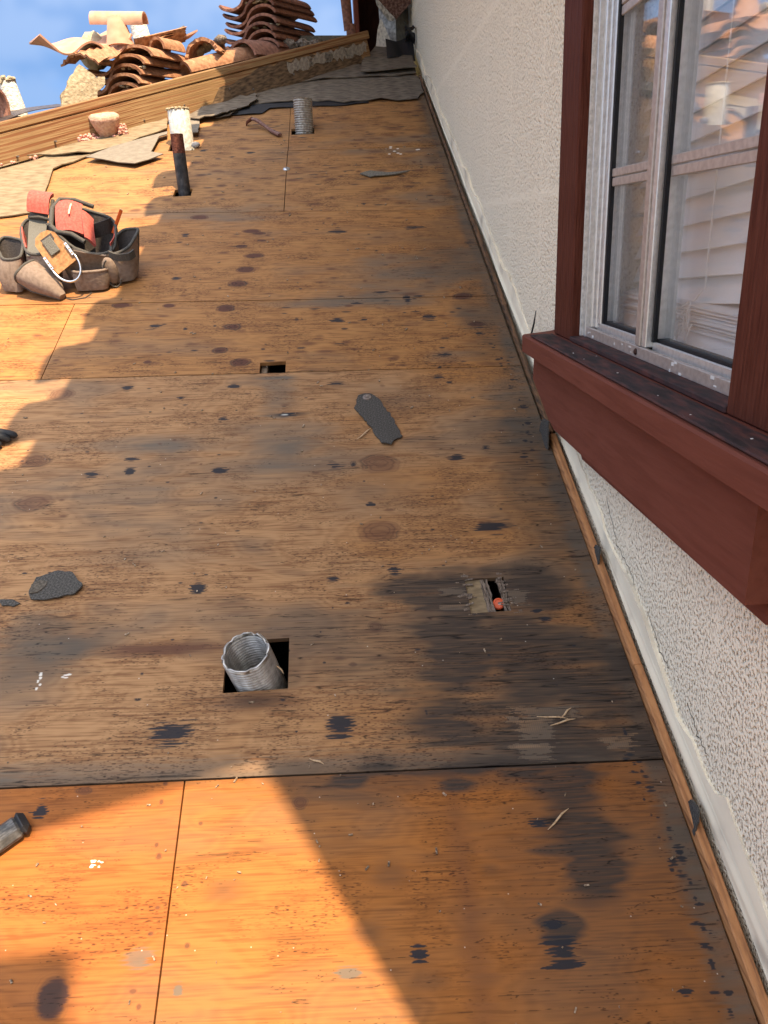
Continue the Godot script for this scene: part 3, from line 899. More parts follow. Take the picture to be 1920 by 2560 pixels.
	rail.sheet(func(s, t): return Vector3(-0.02 + 0.02 * t, -0.042 + 0.036 * t - 0.008 * sin(PI * t), (s - 0.5) * 0.77), 2, 6, 0.016)
	put("bottom_rail", rail.done(), vinyl, blind)
	var string := plain("blind_cord", lin(0.78, 0.77, 0.76), 0.7)
	put("cord", tubemesh([Vector3(-0.03, 1.2, 0.03), Vector3(-0.031, 0.4, 0.028), Vector3(-0.032, 0.08, 0.03), Vector3(-0.035, 0.055, 0.0)], [0.0016], 6), string, blind)
	var loops := []
	for k in 60:
		var a := k * 0.55
		loops.append(Vector3(-0.04 + 0.006 * sin(a * 1.7), 0.03 + 0.022 * sin(a) + 0.008 * sin(a * 2.3) - k * 0.0007, -0.035 + 0.024 * cos(a * 0.9) + 0.0004 * k))
	put("cord", tubemesh(loops, [0.0012], 5), string, blind)
	put("cord", tubemesh([Vector3(-0.03, 1.2, 0.30), Vector3(-0.032, 0.1, 0.30), Vector3(-0.036, -0.01, 0.27), Vector3(-0.04, -0.05, 0.29)], [0.0014], 5), string, blind)

func build_upper_roof() -> void:
	var roof := thing("upper_roof", "upper clay tile roof overhanging the wall, above the photograph", "roof", Vector3(-0.43, 3.148, 0.11))
	var clay := mat("roof_clay", [lin(0.30, 0.12, 0.06), lin(0.42, 0.18, 0.10)], Vector3(3, 3, 3), 0.85, 0.001, 84)
	var deckm := MB.new()
	deckm.slab(flat([0.135, 0.089, 0.135, 0.073, 3.8, 2.492, 3.8, 2.58]), func(x, y, k): return Vector3(x, y, 0.0 if k == 1 else -6.2), Vector3.BACK)
	put("soffit", deckm.done(), mat("unseen_pale_soffit", [lin(0.80, 0.74, 0.64), lin(0.86, 0.80, 0.70)], Vector3(2, 2, 2), 0.85, 0.0, 85), roof)  # unseen underside, kept pale to bounce light back onto the wall
	var tile := MB.new()
	tile.sheet(func(s, t): return Vector3(0.42 * t, 0.277 * t + 0.07 * sin(PI * s) * 1.0 + 0.004, (s - 0.5) * 0.19), 8, 2, 0.013)
	var pan := MB.new()
	pan.sheet(func(s, t): return Vector3(0.03 + 0.42 * t, 0.277 * t + 0.028 - 0.02 * sin(PI * s), (s - 0.5) * 0.16), 6, 2, 0.013)
	var tm := tile.done()
	var pm := pan.done()
	for k in 20:
		put("cover_tile", tm, clay, roof).position = Vector3(0.018 + 0.03 * sin(k * 2.4), 0.0, -0.1 - k * 0.31)
		put("pan_tile", pm, clay, roof).position = Vector3(0.085, 0.056, -0.255 - k * 0.31)
	put("rake_board", boxmesh(Vector3(1.9, 1.364, 0.012), Vector3(4.3, 0.16, 0.022), 0.003, Basis(Vector3.BACK, atan(0.66))), mats["brown_paint"], roof)
	# unseen block behind the camera, placed to shade the lower left deck
	var chimney := thing("chimney", "unseen stucco shaft behind the camera that shades the lower left deck", "chimney", Vector3(0.0, -0.6, 0.95))
	put("shaft", boxmesh(Vector3(0, 2.4, 0), Vector3(0.8, 4.8, 0.66), 0.01), mat("unseen_chimney_stucco", [lin(0.6, 0.55, 0.46), lin(0.78, 0.72, 0.62)], Vector3(3, 3, 3), 0.95, 0.003, 86), chimney)
	put("cap", boxmesh(Vector3(0, 4.84, 0), Vector3(0.84, 0.09, 0.7), 0.01), clay, chimney)

# ------------------------------------------------------------------ things on the deck and along the hip
# a point by the hip: s along it, off behind its face, y above the deck line
func H(s: float, off: float, y: float) -> Vector3:
	return Vector3(-1.559, 1.725, -3.874) + Vector3(0.80396, 0.2646, -0.59468) * s + Vector3(-0.59468, 0, -0.80396) * off + Vector3(0, y, 0)

func turn(yaw: float, pitch := 0.0, roll := 0.0) -> Basis:
	return Basis(Vector3.UP, deg_to_rad(yaw)) * Basis(Vector3.RIGHT, deg_to_rad(pitch)) * Basis(Vector3.BACK, deg_to_rad(roll))

func on_roof(called: String, label: String, category: String, u: float, v: float, yaw := 0.0, group := "") -> Node3D:
	return thing(called, label, category, R(u, v), roof_basis(deg_to_rad(yaw)), group)

# a sheet lying on the deck, its outline given in (u, v)
func lying_sheet(called: String, label: String, category: String, list: Array, lift: float, thick: float, material: Material, curl := 0.0, rough := 0.012, seed_ := 1, step := 0.03, group := "") -> MeshInstance3D:
	var poly := torn(flat(list), step, rough, seed_)
	var n := noise(seed_, 6.0, 2)
	var mid := Vector2.ZERO
	for p in poly:
		mid += p / poly.size()
	var at := R(mid.x, mid.y)
	var inv := roof_basis().inverse()
	var m := MB.new()
	m.slab(poly, func(x, y, k): return inv * (R(x, y, lift + thick * (k - 1.0) + curl * (0.5 + n.get_noise_2d(x * 1.0, y * 1.0))) - at), Vector3.UP)
	var o := put(called, m.done(), material)
	o.transform = Transform3D(roof_basis(), at)
	tag(o, label, category, group)
	return o

func build_things() -> void:
	build_hip()
	build_tiles()
	build_flashing()
	build_felt()
	build_pipes()
	build_small()
	build_belt()

# basis with the mesh's z along one direction and its y as near as can be to another
func laid(z: Vector3, y: Vector3) -> Basis:
	var b := z.normalized()
	var x := y.cross(b).normalized()
	return Basis(x, b.cross(x), b)

func build_hip() -> void:
	var fir := mat("fir_board", [lin(0.255, 0.162, 0.078), lin(0.305, 0.196, 0.094), lin(0.33, 0.215, 0.105)], Vector3(0.6, 34, 34), 0.75, 0.0006, 91, 0.012, 5, 512)
	fir.detail_enabled = true
	fir.detail_blend_mode = BaseMaterial3D.BLEND_MODE_MUL
	fir.detail_albedo = noise_tex(92, 0.008, 4, [[0.3, lin(0.62, 0.40, 0.33)], [0.5, Color.WHITE], [0.75, lin(0.8, 0.74, 0.68)]], 256)
	var x := Vector3(0.80396, 0.2646, -0.59468).normalized()
	var z := Vector3(0.59468, 0, 0.80396)
	var b := Basis(x, z.cross(x), z)
	var low := thing("hip_board", "long fir board on edge along the hip, the lower and wider of the two", "board", H(0.5, 0.0, 0.0), b)
	put("board", boxmesh(Vector3(0.06, 0.068, -0.019), Vector3(3.55, 0.133, 0.038), 0.004), fir, low)
	var mortar := mat("mortar_smear", [lin(0.20, 0.17, 0.14), lin(0.34, 0.30, 0.25)], Vector3(9, 9, 9), 0.95, 0.002, 93)
	var nails := plain("nail_steel", lin(0.3, 0.28, 0.26), 0.45, 0.8)
	for k in 9:
		var nm := MB.new()
		nm.tube([Vector3(-0.42 + k * 0.235 + 0.05 * sin(k * 4.0), 0.03 + 0.05 * fposmod(k * 0.37, 1.0), -0.001), Vector3(-0.42 + k * 0.235 + 0.05 * sin(k * 4.0), 0.028 + 0.05 * fposmod(k * 0.37, 1.0), 0.004 + (0.018 if k < 2 else 0.0))], [0.0045], 7)
		put("nail", nm.done(), nails, low)
	var grime := mat("brown_grime", [lin(0.055, 0.035, 0.022), lin(0.13, 0.085, 0.05), lin(0.20, 0.13, 0.075)], Vector3(3, 12, 12), 0.9, 0.001, 94, 0.02, 5)
	var gm := MB.new()
	gm.slab(torn(flat([0.62, 0.004, 1.76, 0.004, 1.762, 0.128, 1.0, 0.13, 0.9, 0.10, 0.74, 0.09, 0.70, 0.05]), 0.03, 0.022, 47), func(px, py, q): return Vector3(px, py, 0.0008 * q), Vector3.BACK)
	put("grime", gm.done(), grime, low)
	for k in 4:
		var pm := MB.new()
		var c := 1.3 + k * 0.14
		pm.slab(torn(flat([c - 0.09, 0.075, c + 0.09, 0.07, c + 0.1, 0.118, c - 0.08, 0.124]), 0.02, 0.03, 40 + k), func(px, py, q): return Vector3(px, py, 0.002 * q), Vector3.BACK)
		put("mortar_smear", pm.done(), mortar, low)
	var top := thing("hip_board", "narrow fir board nailed on top of the wider hip board", "board", H(0.5, 0.0, 0.1405), b)
	put("board", boxmesh(Vector3(0.055, 0.022, -0.016), Vector3(3.53, 0.044, 0.038), 0.005), fir, top)

func s_tile_mesh(wide := 0.37, long := 0.42, thick := 0.014) -> ArrayMesh:
	var m := MB.new()
	m.sheet(func(s, t):
		var x := 0.0
		var y := 0.0
		if s < 0.42:
			var a: float = PI * (0.94 - 0.86 * s / 0.42)
			x = -0.115 + 0.078 * cos(a)
			y = 0.008 - 0.034 * sin(a)
		else:
			var a: float = PI * (0.92 - 0.86 * (s - 0.42) / 0.58)
			x = 0.072 + 0.112 * cos(a)
			y = 0.064 * sin(a) - 0.014
		return Vector3(x * wide / 0.37 * (1.0 - 0.04 * t), y, (t - 0.5) * long), 26, 2, thick)
	return m.done()

func barrel_mesh(r0: float, r1: float, long: float, thick: float, arc := 1.0, jag := 0.0) -> ArrayMesh:
	var m := MB.new()
	var n := noise(7, 3.0, 3)
	m.sheet(func(s, t):
		var a: float = PI * (0.5 + (s - 0.5) * arc)
		var r := lerpf(r0, r1, t)
		return Vector3(-cos(a) * r, sin(a) * r, (t - 0.5) * long + (jag * n.get_noise_1d(s * 4.0) if t > 0.5 else 0.0)), 18, 4, thick)
	return m.done()

func tinted(m: StandardMaterial3D, times: float, n: int) -> StandardMaterial3D:
	var key: String = m.resource_name + ["", "_darker", "_paler"][n]
	if not mats.has(key):
		var c: StandardMaterial3D = m.duplicate()
		c.resource_name = key
		c.albedo_color = Color(minf(times, 1.0), minf(times, 1.0) * 0.98, minf(times, 1.0) * 0.97) if times <= 1.0 else Color(1.0, 0.97, 0.93)
		mats[key] = c
	return mats[key]

# dabs of old mortar along a tile's front edge
func dabs(seed_: int) -> ArrayMesh:
	var rn := RandomNumberGenerator.new()
	rn.seed = seed_
	var m := MB.new()
	for k in 9:
		var x := rn.randf_range(-0.18, 0.17)
		m.sphere(Vector3(x, -0.022 if x < -0.04 else 0.03, 0.2 - rn.randf() * 0.06), Vector3(rn.randf_range(0.008, 0.024), rn.randf_range(0.004, 0.009), rn.randf_range(0.008, 0.02)), 0.6, seed_ * 10 + k, 4, 6, true)
	return m.done()

func build_tiles() -> void:
	var rose := mat("weathered_shade_clay", [lin(0.13, 0.065, 0.05), lin(0.23, 0.105, 0.07), lin(0.30, 0.155, 0.11)], Vector3(6, 6, 6), 0.9, 0.0025, 101, 0.02, 5)  # weathered clay as it looks in shade, the shade kept in its colour
	var orange := mat("orange_sunlit_clay", [lin(0.22, 0.105, 0.058), lin(0.33, 0.165, 0.092), lin(0.42, 0.245, 0.15)], Vector3(6, 6, 6), 0.9, 0.0025, 102, 0.02, 5)  # tile clay in its sunlit tone, the sun kept in its colour
	var pink := mat("pink_clay", [lin(0.42, 0.225, 0.15), lin(0.50, 0.285, 0.195), lin(0.54, 0.33, 0.24)], Vector3(3, 3, 3), 0.85, 0.001, 103, 0.015, 5)
	var mortar := mat("pale_mortar", [lin(0.26, 0.21, 0.14), lin(0.36, 0.30, 0.205), lin(0.43, 0.37, 0.265)], Vector3(7, 7, 7), 0.95, 0.003, 104, 0.02, 5)
	var grey := mat("grey_rubble", [lin(0.10, 0.085, 0.075), lin(0.22, 0.19, 0.165), lin(0.32, 0.28, 0.24)], Vector3(12, 12, 12), 0.95, 0.004, 105, 0.02, 5)
	var tile := s_tile_mesh()
	var places := ["top", "second", "third", "fourth", "fifth", "sixth", "seventh", "eighth", "ninth", "tenth", "eleventh", "twelfth"]
	# the tall stack by the wall
	var first: Node3D
	for k in 12:
		var y := 0.452 - k * 0.0405
		var at := H(1.76 + [0.0, 0.02, 0.035, 0.02, 0.012, 0.02, 0.03, 0.0, 0.01, 0.02, 0.0, 0.01][k], 0.34, y)
		var b := turn(-31.0 + [1.5, 0.5, -1.0, 2.0, -2.0, 0.0, 1.0, -1.0, 2.0, 0.0, 1.0, 0.0][k], 3.0, -2.0 + (k % 3))
		var label: String = "weathered S-shaped clay tile, %s in the tall stack near the wall" % [places[k] + ("most one" if k == 0 else " from top")]
		if k == 0:
			first = thing("clay_tile", label, "roof tile", at, b, "clay tiles in the tall stack")
			put("shell", tile, tinted(rose, 1.0, 0), first)
			put("lug", boxmesh(Vector3(0.155, 0.012, 0.185), Vector3(0.012, 0.016, 0.03), 0.003), rose, first)
			put("lug", boxmesh(Vector3(0.155, 0.012, 0.12), Vector3(0.012, 0.016, 0.02), 0.003), rose, first)
		else:
			var c := copy(first, at, b, label)
			(c.get_child(0) as MeshInstance3D).material_override = tinted(rose, [1.0, 0.86, 1.14][k % 3], k % 3)
			if k % 3 == 1:
				put("mortar", dabs(k), mortar, c).set_meta("kind", "stuff")
	# the looser stack further left
	for k in 9:
		var y := 0.325 - k * 0.039
		var at := H(0.885 + [0.06, 0.03, 0.03, -0.02, 0.0, 0.02, 0.0, 0.0, 0.0][k], 0.34, y)
		var b := turn(-24.0 + [6.0, 2.0, -3.0, 4.0, -1.0, 0.0, 2.0, 0.0, 1.0][k], 4.0, -4.0 + (k % 2) * 3.0)
		var label: String = "orange S-shaped tile, %s in the loose stack under the pink tiles" % [places[k] + ("most one" if k == 0 else " from top")]
		var o := thing("clay_tile", label, "roof tile", at, b, "clay tiles in the loose stack")
		put("shell", tile, tinted(orange, [1.0, 1.12, 0.88][k % 3], k % 3), o)
		if k % 2 == 0:
			put("mortar", dabs(k + 30), mortar, o).set_meta("kind", "stuff")
	var broken := thing("clay_tile", "short broken piece of orange clay tile on top of the loose stack", "roof tile", H(1.02, 0.27, 0.352), turn(-30, 2, -10))
	put("shell", s_tile_mesh(0.2, 0.16), orange, broken)
	# big pink tiles spread on the loose stack
	var along := Vector3(0.804, 0.0, -0.595)
	var near := Vector3(0.595, 0.0, 0.804)
	var left := thing("pink_tile", "wide wavy pink clay tile jutting out to the left on top of the loose stack", "roof tile", H(0.6, 0.2, 0.36))
	var base := H(0.6, 0.2, 0.36)
	var front := [Vector2(-0.242, 0.154), Vector2(-0.187, 0.095), Vector2(-0.147, 0.056), Vector2(-0.093, 0.045), Vector2(-0.037, 0.07), Vector2(0.009, 0.078), Vector2(0.051, 0.058), Vector2(0.09, 0.016), Vector2(0.141, 0.006), Vector2(0.186, 0.028), Vector2(0.235, 0.075)]
	var wave := func(s: float) -> Vector2:
		var f := s * 10.0
		var i := mini(int(f), 9)
		return front[i].cubic_interpolate(front[i + 1], front[maxi(i - 1, 0)], front[mini(i + 2, 10)], f - i)
	var wm := MB.new()
	wm.sheet(func(s, t):
		var q: Vector2 = wave.call(s)
		return H(0.6 + q.x * (1.0 - 0.12 * t), 0.2 + 0.26 * t, 0.36 + lerpf(q.y, 0.125 + q.y * 0.22, t)) - base, 40, 4, 0.009)
	put("shell", wm.done(), pink, left)
	var right := thing("pink_tile", "wide clay trough tile with a rough brown underside, balanced across the loose stack", "roof tile", H(1.0, 0.34, 0.475), laid(along + Vector3(0, 0.25, 0.05), -Vector3.UP * 0.75 + near * 0.6))
	put("shell", barrel_mesh(0.13, 0.11, 0.32, 0.010, 0.27, 0.02), mat("rough_brown_clay", [lin(0.22, 0.105, 0.05), lin(0.36, 0.19, 0.095), lin(0.46, 0.27, 0.15)], Vector3(7, 7, 7), 0.9, 0.004, 112, 0.02, 5), right)
	var under := MB.new()
	under.sheet(func(s, t): return Vector3((s - 0.5) * 0.24, 0.045 * sin(PI * s) + 0.006 * sin(s * 40.0 + t * 9.0), (t - 0.5) * 0.2), 16, 4, 0.012)
	var lump := thing("mortar_cake", "brown ribbed mortar cake hanging under the left pink tile", "mortar", H(0.612, 0.24, 0.375), turn(-26, 20, -3))
	put("cake", under.done(), orange, lump)
	var cone := thing("pink_tile", "tapered pink barrel tile standing upright behind the wide pink tile", "roof tile", H(0.785, 0.27, 0.462), laid(Vector3(-0.05, 1.0, -0.12), near + Vector3(0, 0.1, 0)))
	put("shell", barrel_mesh(0.078, 0.045, 0.14, 0.011, 0.9), pink, cone)
	var ridge := thing("ridge_tile", "smooth pink half round ridge tile lying across the top of the pile", "roof tile", H(0.81, 0.29, 0.512), laid(Vector3(0.97, -0.07, 0.12), Vector3.UP + near * 0.35))
	put("shell", barrel_mesh(0.05, 0.05, 0.28, 0.009, 1.1), pink, ridge)
	var hm := MB.new()
	for k in 2:
		hm.sphere(Vector3(-0.0505, 0.008, -0.012 + k * 0.02), Vector3(0.003, 0.008, 0.004), 0.0, 1, 4, 6)
	put("nail_hole", hm.done(), plain("hole_shade_paint", lin(0.1, 0.05, 0.035), 1.0), ridge)  # dark beads, the shade of nail holes put into their colour
	var heap := thing("mortar_lump", "pale rounded mortar lump half hidden behind the pink tiles", "mortar", H(0.72, 0.46, 0.43), turn(0))
	var hp := MB.new()
	hp.sphere(Vector3.ZERO, Vector3(0.085, 0.09, 0.07), 0.18, 5, 8, 12)
	put("lump", hp.done(), mortar, heap)
	for sh in [[1.17, 0.30, 0.375, -20.0, 6.0, 14.0, 0.17, 0.06, "thin pink tile shard with a pointed end sticking out to the right"], [1.14, 0.36, 0.40, -35.0, -6.0, 20.0, 0.17, 0.07, "dark thin tile shard lying above the pink pointed one"]]:
		var o := thing("tile_shard", sh[8], "tile shard", H(sh[0], sh[1], sh[2]), turn(sh[3], sh[4], sh[5]))
		var m := MB.new()
		m.slab(torn(flat([-sh[6] * 0.5, -sh[7] * 0.5, sh[6] * 0.2, -sh[7] * 0.4, sh[6] * 0.6, 0.0, sh[6] * 0.1, sh[7] * 0.5, -sh[6] * 0.5, sh[7] * 0.4]), 0.04, 0.01, 3), func(x, y, k): return Vector3(x, 0.009 * k + 0.6 * x * x, y), Vector3.UP)
		put("shard", m.done(), pink if sh[4] > 0 else grey, o)
	# broken arch and the leaning barrel tile
	var arch := thing("broken_tile", "broken barrel tile standing like an arch with mortar stuck to its back", "roof tile", H(1.30, 0.27, 0.235), turn(-14, -6, 10))
	put("shell", barrel_mesh(0.125, 0.10, 0.20, 0.018, 0.95, 0.03), orange, arch)
	var am := MB.new()
	for k in 7:
		am.sphere(Vector3(-0.06 + k * 0.022, 0.105 - absf(k - 3.0) * 0.008, -0.03 - 0.01 * (k % 3)), Vector3(0.035, 0.018, 0.04), 0.4, 20 + k, 5, 8, true)
	put("mortar", am.done(), mortar, arch).set_meta("kind", "stuff")
	var ag := MB.new()
	ag.sphere(Vector3(0.10, 0.085, 0.02), Vector3(0.036, 0.024, 0.04), 0.3, 31, 6, 9)
	put("mortar", ag.done(), grey, arch)
	var lean := thing("barrel_tile", "barrel tile leaning up to the right, half in sun and half in shade", "roof tile", H(1.33, 0.22, 0.195), turn(-52, 14, 0))
	put("shell", barrel_mesh(0.082, 0.07, 0.44, 0.016, 0.95), orange, lean)
	var lg := MB.new()
	lg.sphere(Vector3(0.0, 0.06, -0.22), Vector3(0.05, 0.035, 0.05), 0.35, 33, 6, 9)
	put("mortar", lg.done(), grey, lean)
	for k in 2:
		var o := thing("barrel_tile", ["dark barrel tile lying low behind the leaning one", "dark barrel tile lying lowest, next to the tall stack"][k], "roof tile", H(1.48 + 0.06 * k, 0.34, 0.135 - 0.035 * k), turn(-48, 8, 0))
		put("shell", barrel_mesh(0.085, 0.08, 0.36, 0.015, 0.95), rose, o)
	var lime := thing("lime_lump", "lime yellow scrap wedged between the barrel tiles and the tall stack", "scrap", H(1.60, 0.45, 0.205), turn(-30, 10, 35))
	put("scrap", boxmesh(Vector3.ZERO, Vector3(0.11, 0.05, 0.08), 0.012), mat("lime_paint", [lin(0.5, 0.55, 0.16), lin(0.68, 0.68, 0.3)], Vector3(6, 6, 6), 0.8, 0.001, 106), lime)
	# around the tall stack
	var mound := thing("clay_tile", "brown clay tile lying flat under the left side of the tall stack", "roof tile", H(1.63, 0.22, 0.135), turn(-40, 2, 0))
	put("shell", barrel_mesh(0.15, 0.13, 0.36, 0.016, 0.8), rose, mound)
	var rub := thing("rubble", "grey mortar rubble on the hip board under the tall stack", "rubble", H(1.84, 0.1, 0.185), turn(0))
	var rm := MB.new()
	for k in 9:
		rm.sphere(Vector3(rng.randf_range(-0.09, 0.09), rng.randf_range(-0.01, 0.02) + 0.012 * (1 - absf(k - 5) / 5.0), rng.randf_range(-0.06, 0.02)), Vector3(rng.randf_range(0.02, 0.045), rng.randf_range(0.015, 0.03), rng.randf_range(0.02, 0.04)), 0.6, 50 + k, 4, 7, true)
	put("chunks", rm.done(), grey, rub)
	var moss := thing("barrel_tile", "grey green mossy barrel tile lying at the right end of the hip board", "roof tile", H(2.1, 0.2, 0.125), turn(-60, 3, 4))
	put("shell", barrel_mesh(0.10, 0.09, 0.42, 0.016, 0.85), mat("mossy_clay", [lin(0.05, 0.055, 0.045), lin(0.12, 0.115, 0.095), lin(0.19, 0.165, 0.14)], Vector3(8, 8, 8), 0.95, 0.003, 107, 0.02, 5), moss)
	# left end: mortar slab, plaster stumps, sheet metal
	var slab := thing("mortar_slab", "broken beige mortar slab leaning upright against the back of the hip boards", "mortar", H(0.36, 0.10, 0.14), Basis(Vector3(0.86, 0.1, -0.5).normalized(), Vector3(0.12, 0.97, -0.2).normalized(), Vector3(0.48, 0.1, 0.87).normalized()).orthonormalized())
	var sm := MB.new()
	sm.slab(torn(flat([0.0, 0.0, 0.02, 0.10, 0.055, 0.125, 0.075, 0.16, 0.12, 0.20, 0.15, 0.225, 0.185, 0.195, 0.215, 0.165, 0.255, 0.165, 0.25, 0.135, 0.20, 0.10, 0.19, 0.06, 0.15, 0.03, 0.14, 0.0]), 0.012, 0.006, 8), func(x, y, k): return Vector3(x, y, 0.028 * k + 0.006 * sin(x * 20.0 + y * 14.0)), Vector3.BACK)
	put("slab", sm.done(), mortar, slab)
	for p in [[0.305, 0.45, 0.0, 0.385, 0.052, 0.043, "white plaster coated vent pipe with a crumbly top at the far left"], [1.15, 0.60, 0.0, 0.56, 0.060, 0.048, "pale grey plaster coated vent pipe behind the pink tiles"]]:
		var o := thing("vent_pipe", p[6], "vent pipe", H(p[0], p[1], p[2] - 0.12), turn(0, 0, 8.0))
		var m := MB.new()
		var tall: float = p[3] - p[2] + 0.12
		m.tube([Vector3(0, 0, 0), Vector3(0, tall * 0.6, 0), Vector3(0, tall * 0.93, 0), Vector3(0, tall, 0)], [p[4] * 1.1, p[4], p[5], p[5] * 0.8], 14)
		put("pipe", m.done(), mat("chalky_plaster", [lin(0.44, 0.42, 0.37), lin(0.62, 0.60, 0.55), lin(0.74, 0.72, 0.67)], Vector3(9, 9, 9), 0.95, 0.004, 108, 0.02, 5), o)
		var cr := MB.new()
		for k in 12:
			var a := TAU * k / 12.0
			cr.sphere(Vector3(cos(a) * p[5] * 0.75, tall - 0.006 + 0.008 * sin(k * 2.7), sin(a) * p[5] * 0.75), Vector3(0.016, 0.012, 0.016), 0.5, 60 + k, 4, 6, true)
		put("crumbly_rim", cr.done(), mortar, o)
	var sheet := mat("dark_sheet_metal", [lin(0.05, 0.04, 0.04), lin(0.12, 0.10, 0.095)], Vector3(5, 5, 5), 0.45, 0.0006, 109, 0.02, 4, 256, 0.5, 0.5)
	for k in 2:
		var o := thing("sheet_flashing", ["dark bent flashing sheet lying behind the left end of the hip board", "second dark flashing sheet, further left and lower, behind the hip board"][k], "flashing", H([0.25, 0.02][k], 0.22, [0.222, 0.21][k]), turn(34, 4, [16, 20][k]))
		var m := MB.new()
		m.sheet(func(s, t): return Vector3((s - 0.5) * 0.34, 0.012 * sin(s * 4.0) - 0.02 * t, (t - 0.5) * 0.2), 8, 3, 0.003)
		put("sheet", m.done(), sheet, o)
	for k in 3:
		var o := thing("barrel_tile", ["orange barrel tile end under the dark flashing at the far left edge", "shaded barrel tile under the dark flashing sheet", "small pink tile corner beside the beige mortar slab"][k], "roof tile", H([0.03, 0.28, 0.545][k], [0.16, 0.2, 0.2][k], [0.135, 0.13, 0.15][k]), turn([-20, 30, -30][k], 3, 0))
		put("shell", barrel_mesh(0.06, 0.055, [0.25, 0.3, 0.1][k], 0.014, 0.95), [orange, rose, pink][k], o)
	var flap := thing("tile_on_edge", "brown clay tile standing on edge at the left border", "roof tile", H(0.085, 0.30, 0.36), turn(70, 0, 86))
	put("shell", s_tile_mesh(0.34, 0.2, 0.012), rose, flap)
	# mortar chunk on the felt, with pink crumbs
	var chunk := on_roof("mortar_chunk", "cup shaped chunk of pinkish mortar lying on the felt below the hip board", "mortar", -1.12, 4.575)
	var cm := MB.new()
	cm.tube([Vector3(0.0, 0.005, 0.0), Vector3(0, 0.035, -0.004), Vector3(0, 0.085, -0.012), Vector3(0, 0.105, -0.014), Vector3(0.0, 0.113, -0.015)], [0.030, 0.052, 0.074, 0.076, 0.060], 8)
	put("chunk", cm.done(), mat("pink_mortar", [lin(0.36, 0.20, 0.15), lin(0.52, 0.31, 0.23), lin(0.58, 0.40, 0.30)], Vector3(9, 9, 9), 0.95, 0.004, 110, 0.02, 5), chunk)
	var crumbs := on_roof("mortar_crumbs", "pink mortar crumbs heaped round the foot of the mortar chunk", "rubble", -1.14, 4.55)
	var km := MB.new()
	for k in 150:
		var cx := rng.randf_range(-0.13, 0.12)
		var pile := 0.04 * exp(-pow((cx + 0.07) / 0.04, 2.0)) + 0.05 * exp(-pow((cx - 0.09) / 0.03, 2.0)) + 0.012
		km.sphere(Vector3(cx, rng.randf() * pile, rng.randf_range(-0.03, 0.03) + cx * -0.35), Vector3.ONE * rng.randf_range(0.006, 0.012), 0.5, 200 + k, 3, 5, true)
	put("crumbs", km.done(), mat("pink_crumb", [lin(0.55, 0.27, 0.22), lin(0.68, 0.38, 0.31)], Vector3(30, 30, 30), 0.95, 0.002, 111), crumbs)
	crumbs.get_child(0).set_meta("kind", "stuff")
	var ck := on_roof("mortar_crumbs", "few pink mortar crumbs at the left border along the hip board", "rubble", -1.5, 4.26)
	var kk := MB.new()
	for k in 40:
		var e := rng.randf_range(-0.1, 0.22)
		kk.sphere(Vector3(e, rng.randf() * 0.02, -e * 0.75 - rng.randf_range(-0.02, 0.02)), Vector3.ONE * rng.randf_range(0.004, 0.011), 0.5, 400 + k, 3, 5, true)
	put("crumbs", kk.done(), mats["pink_crumb"], ck)
	ck.get_child(0).set_meta("kind", "stuff")

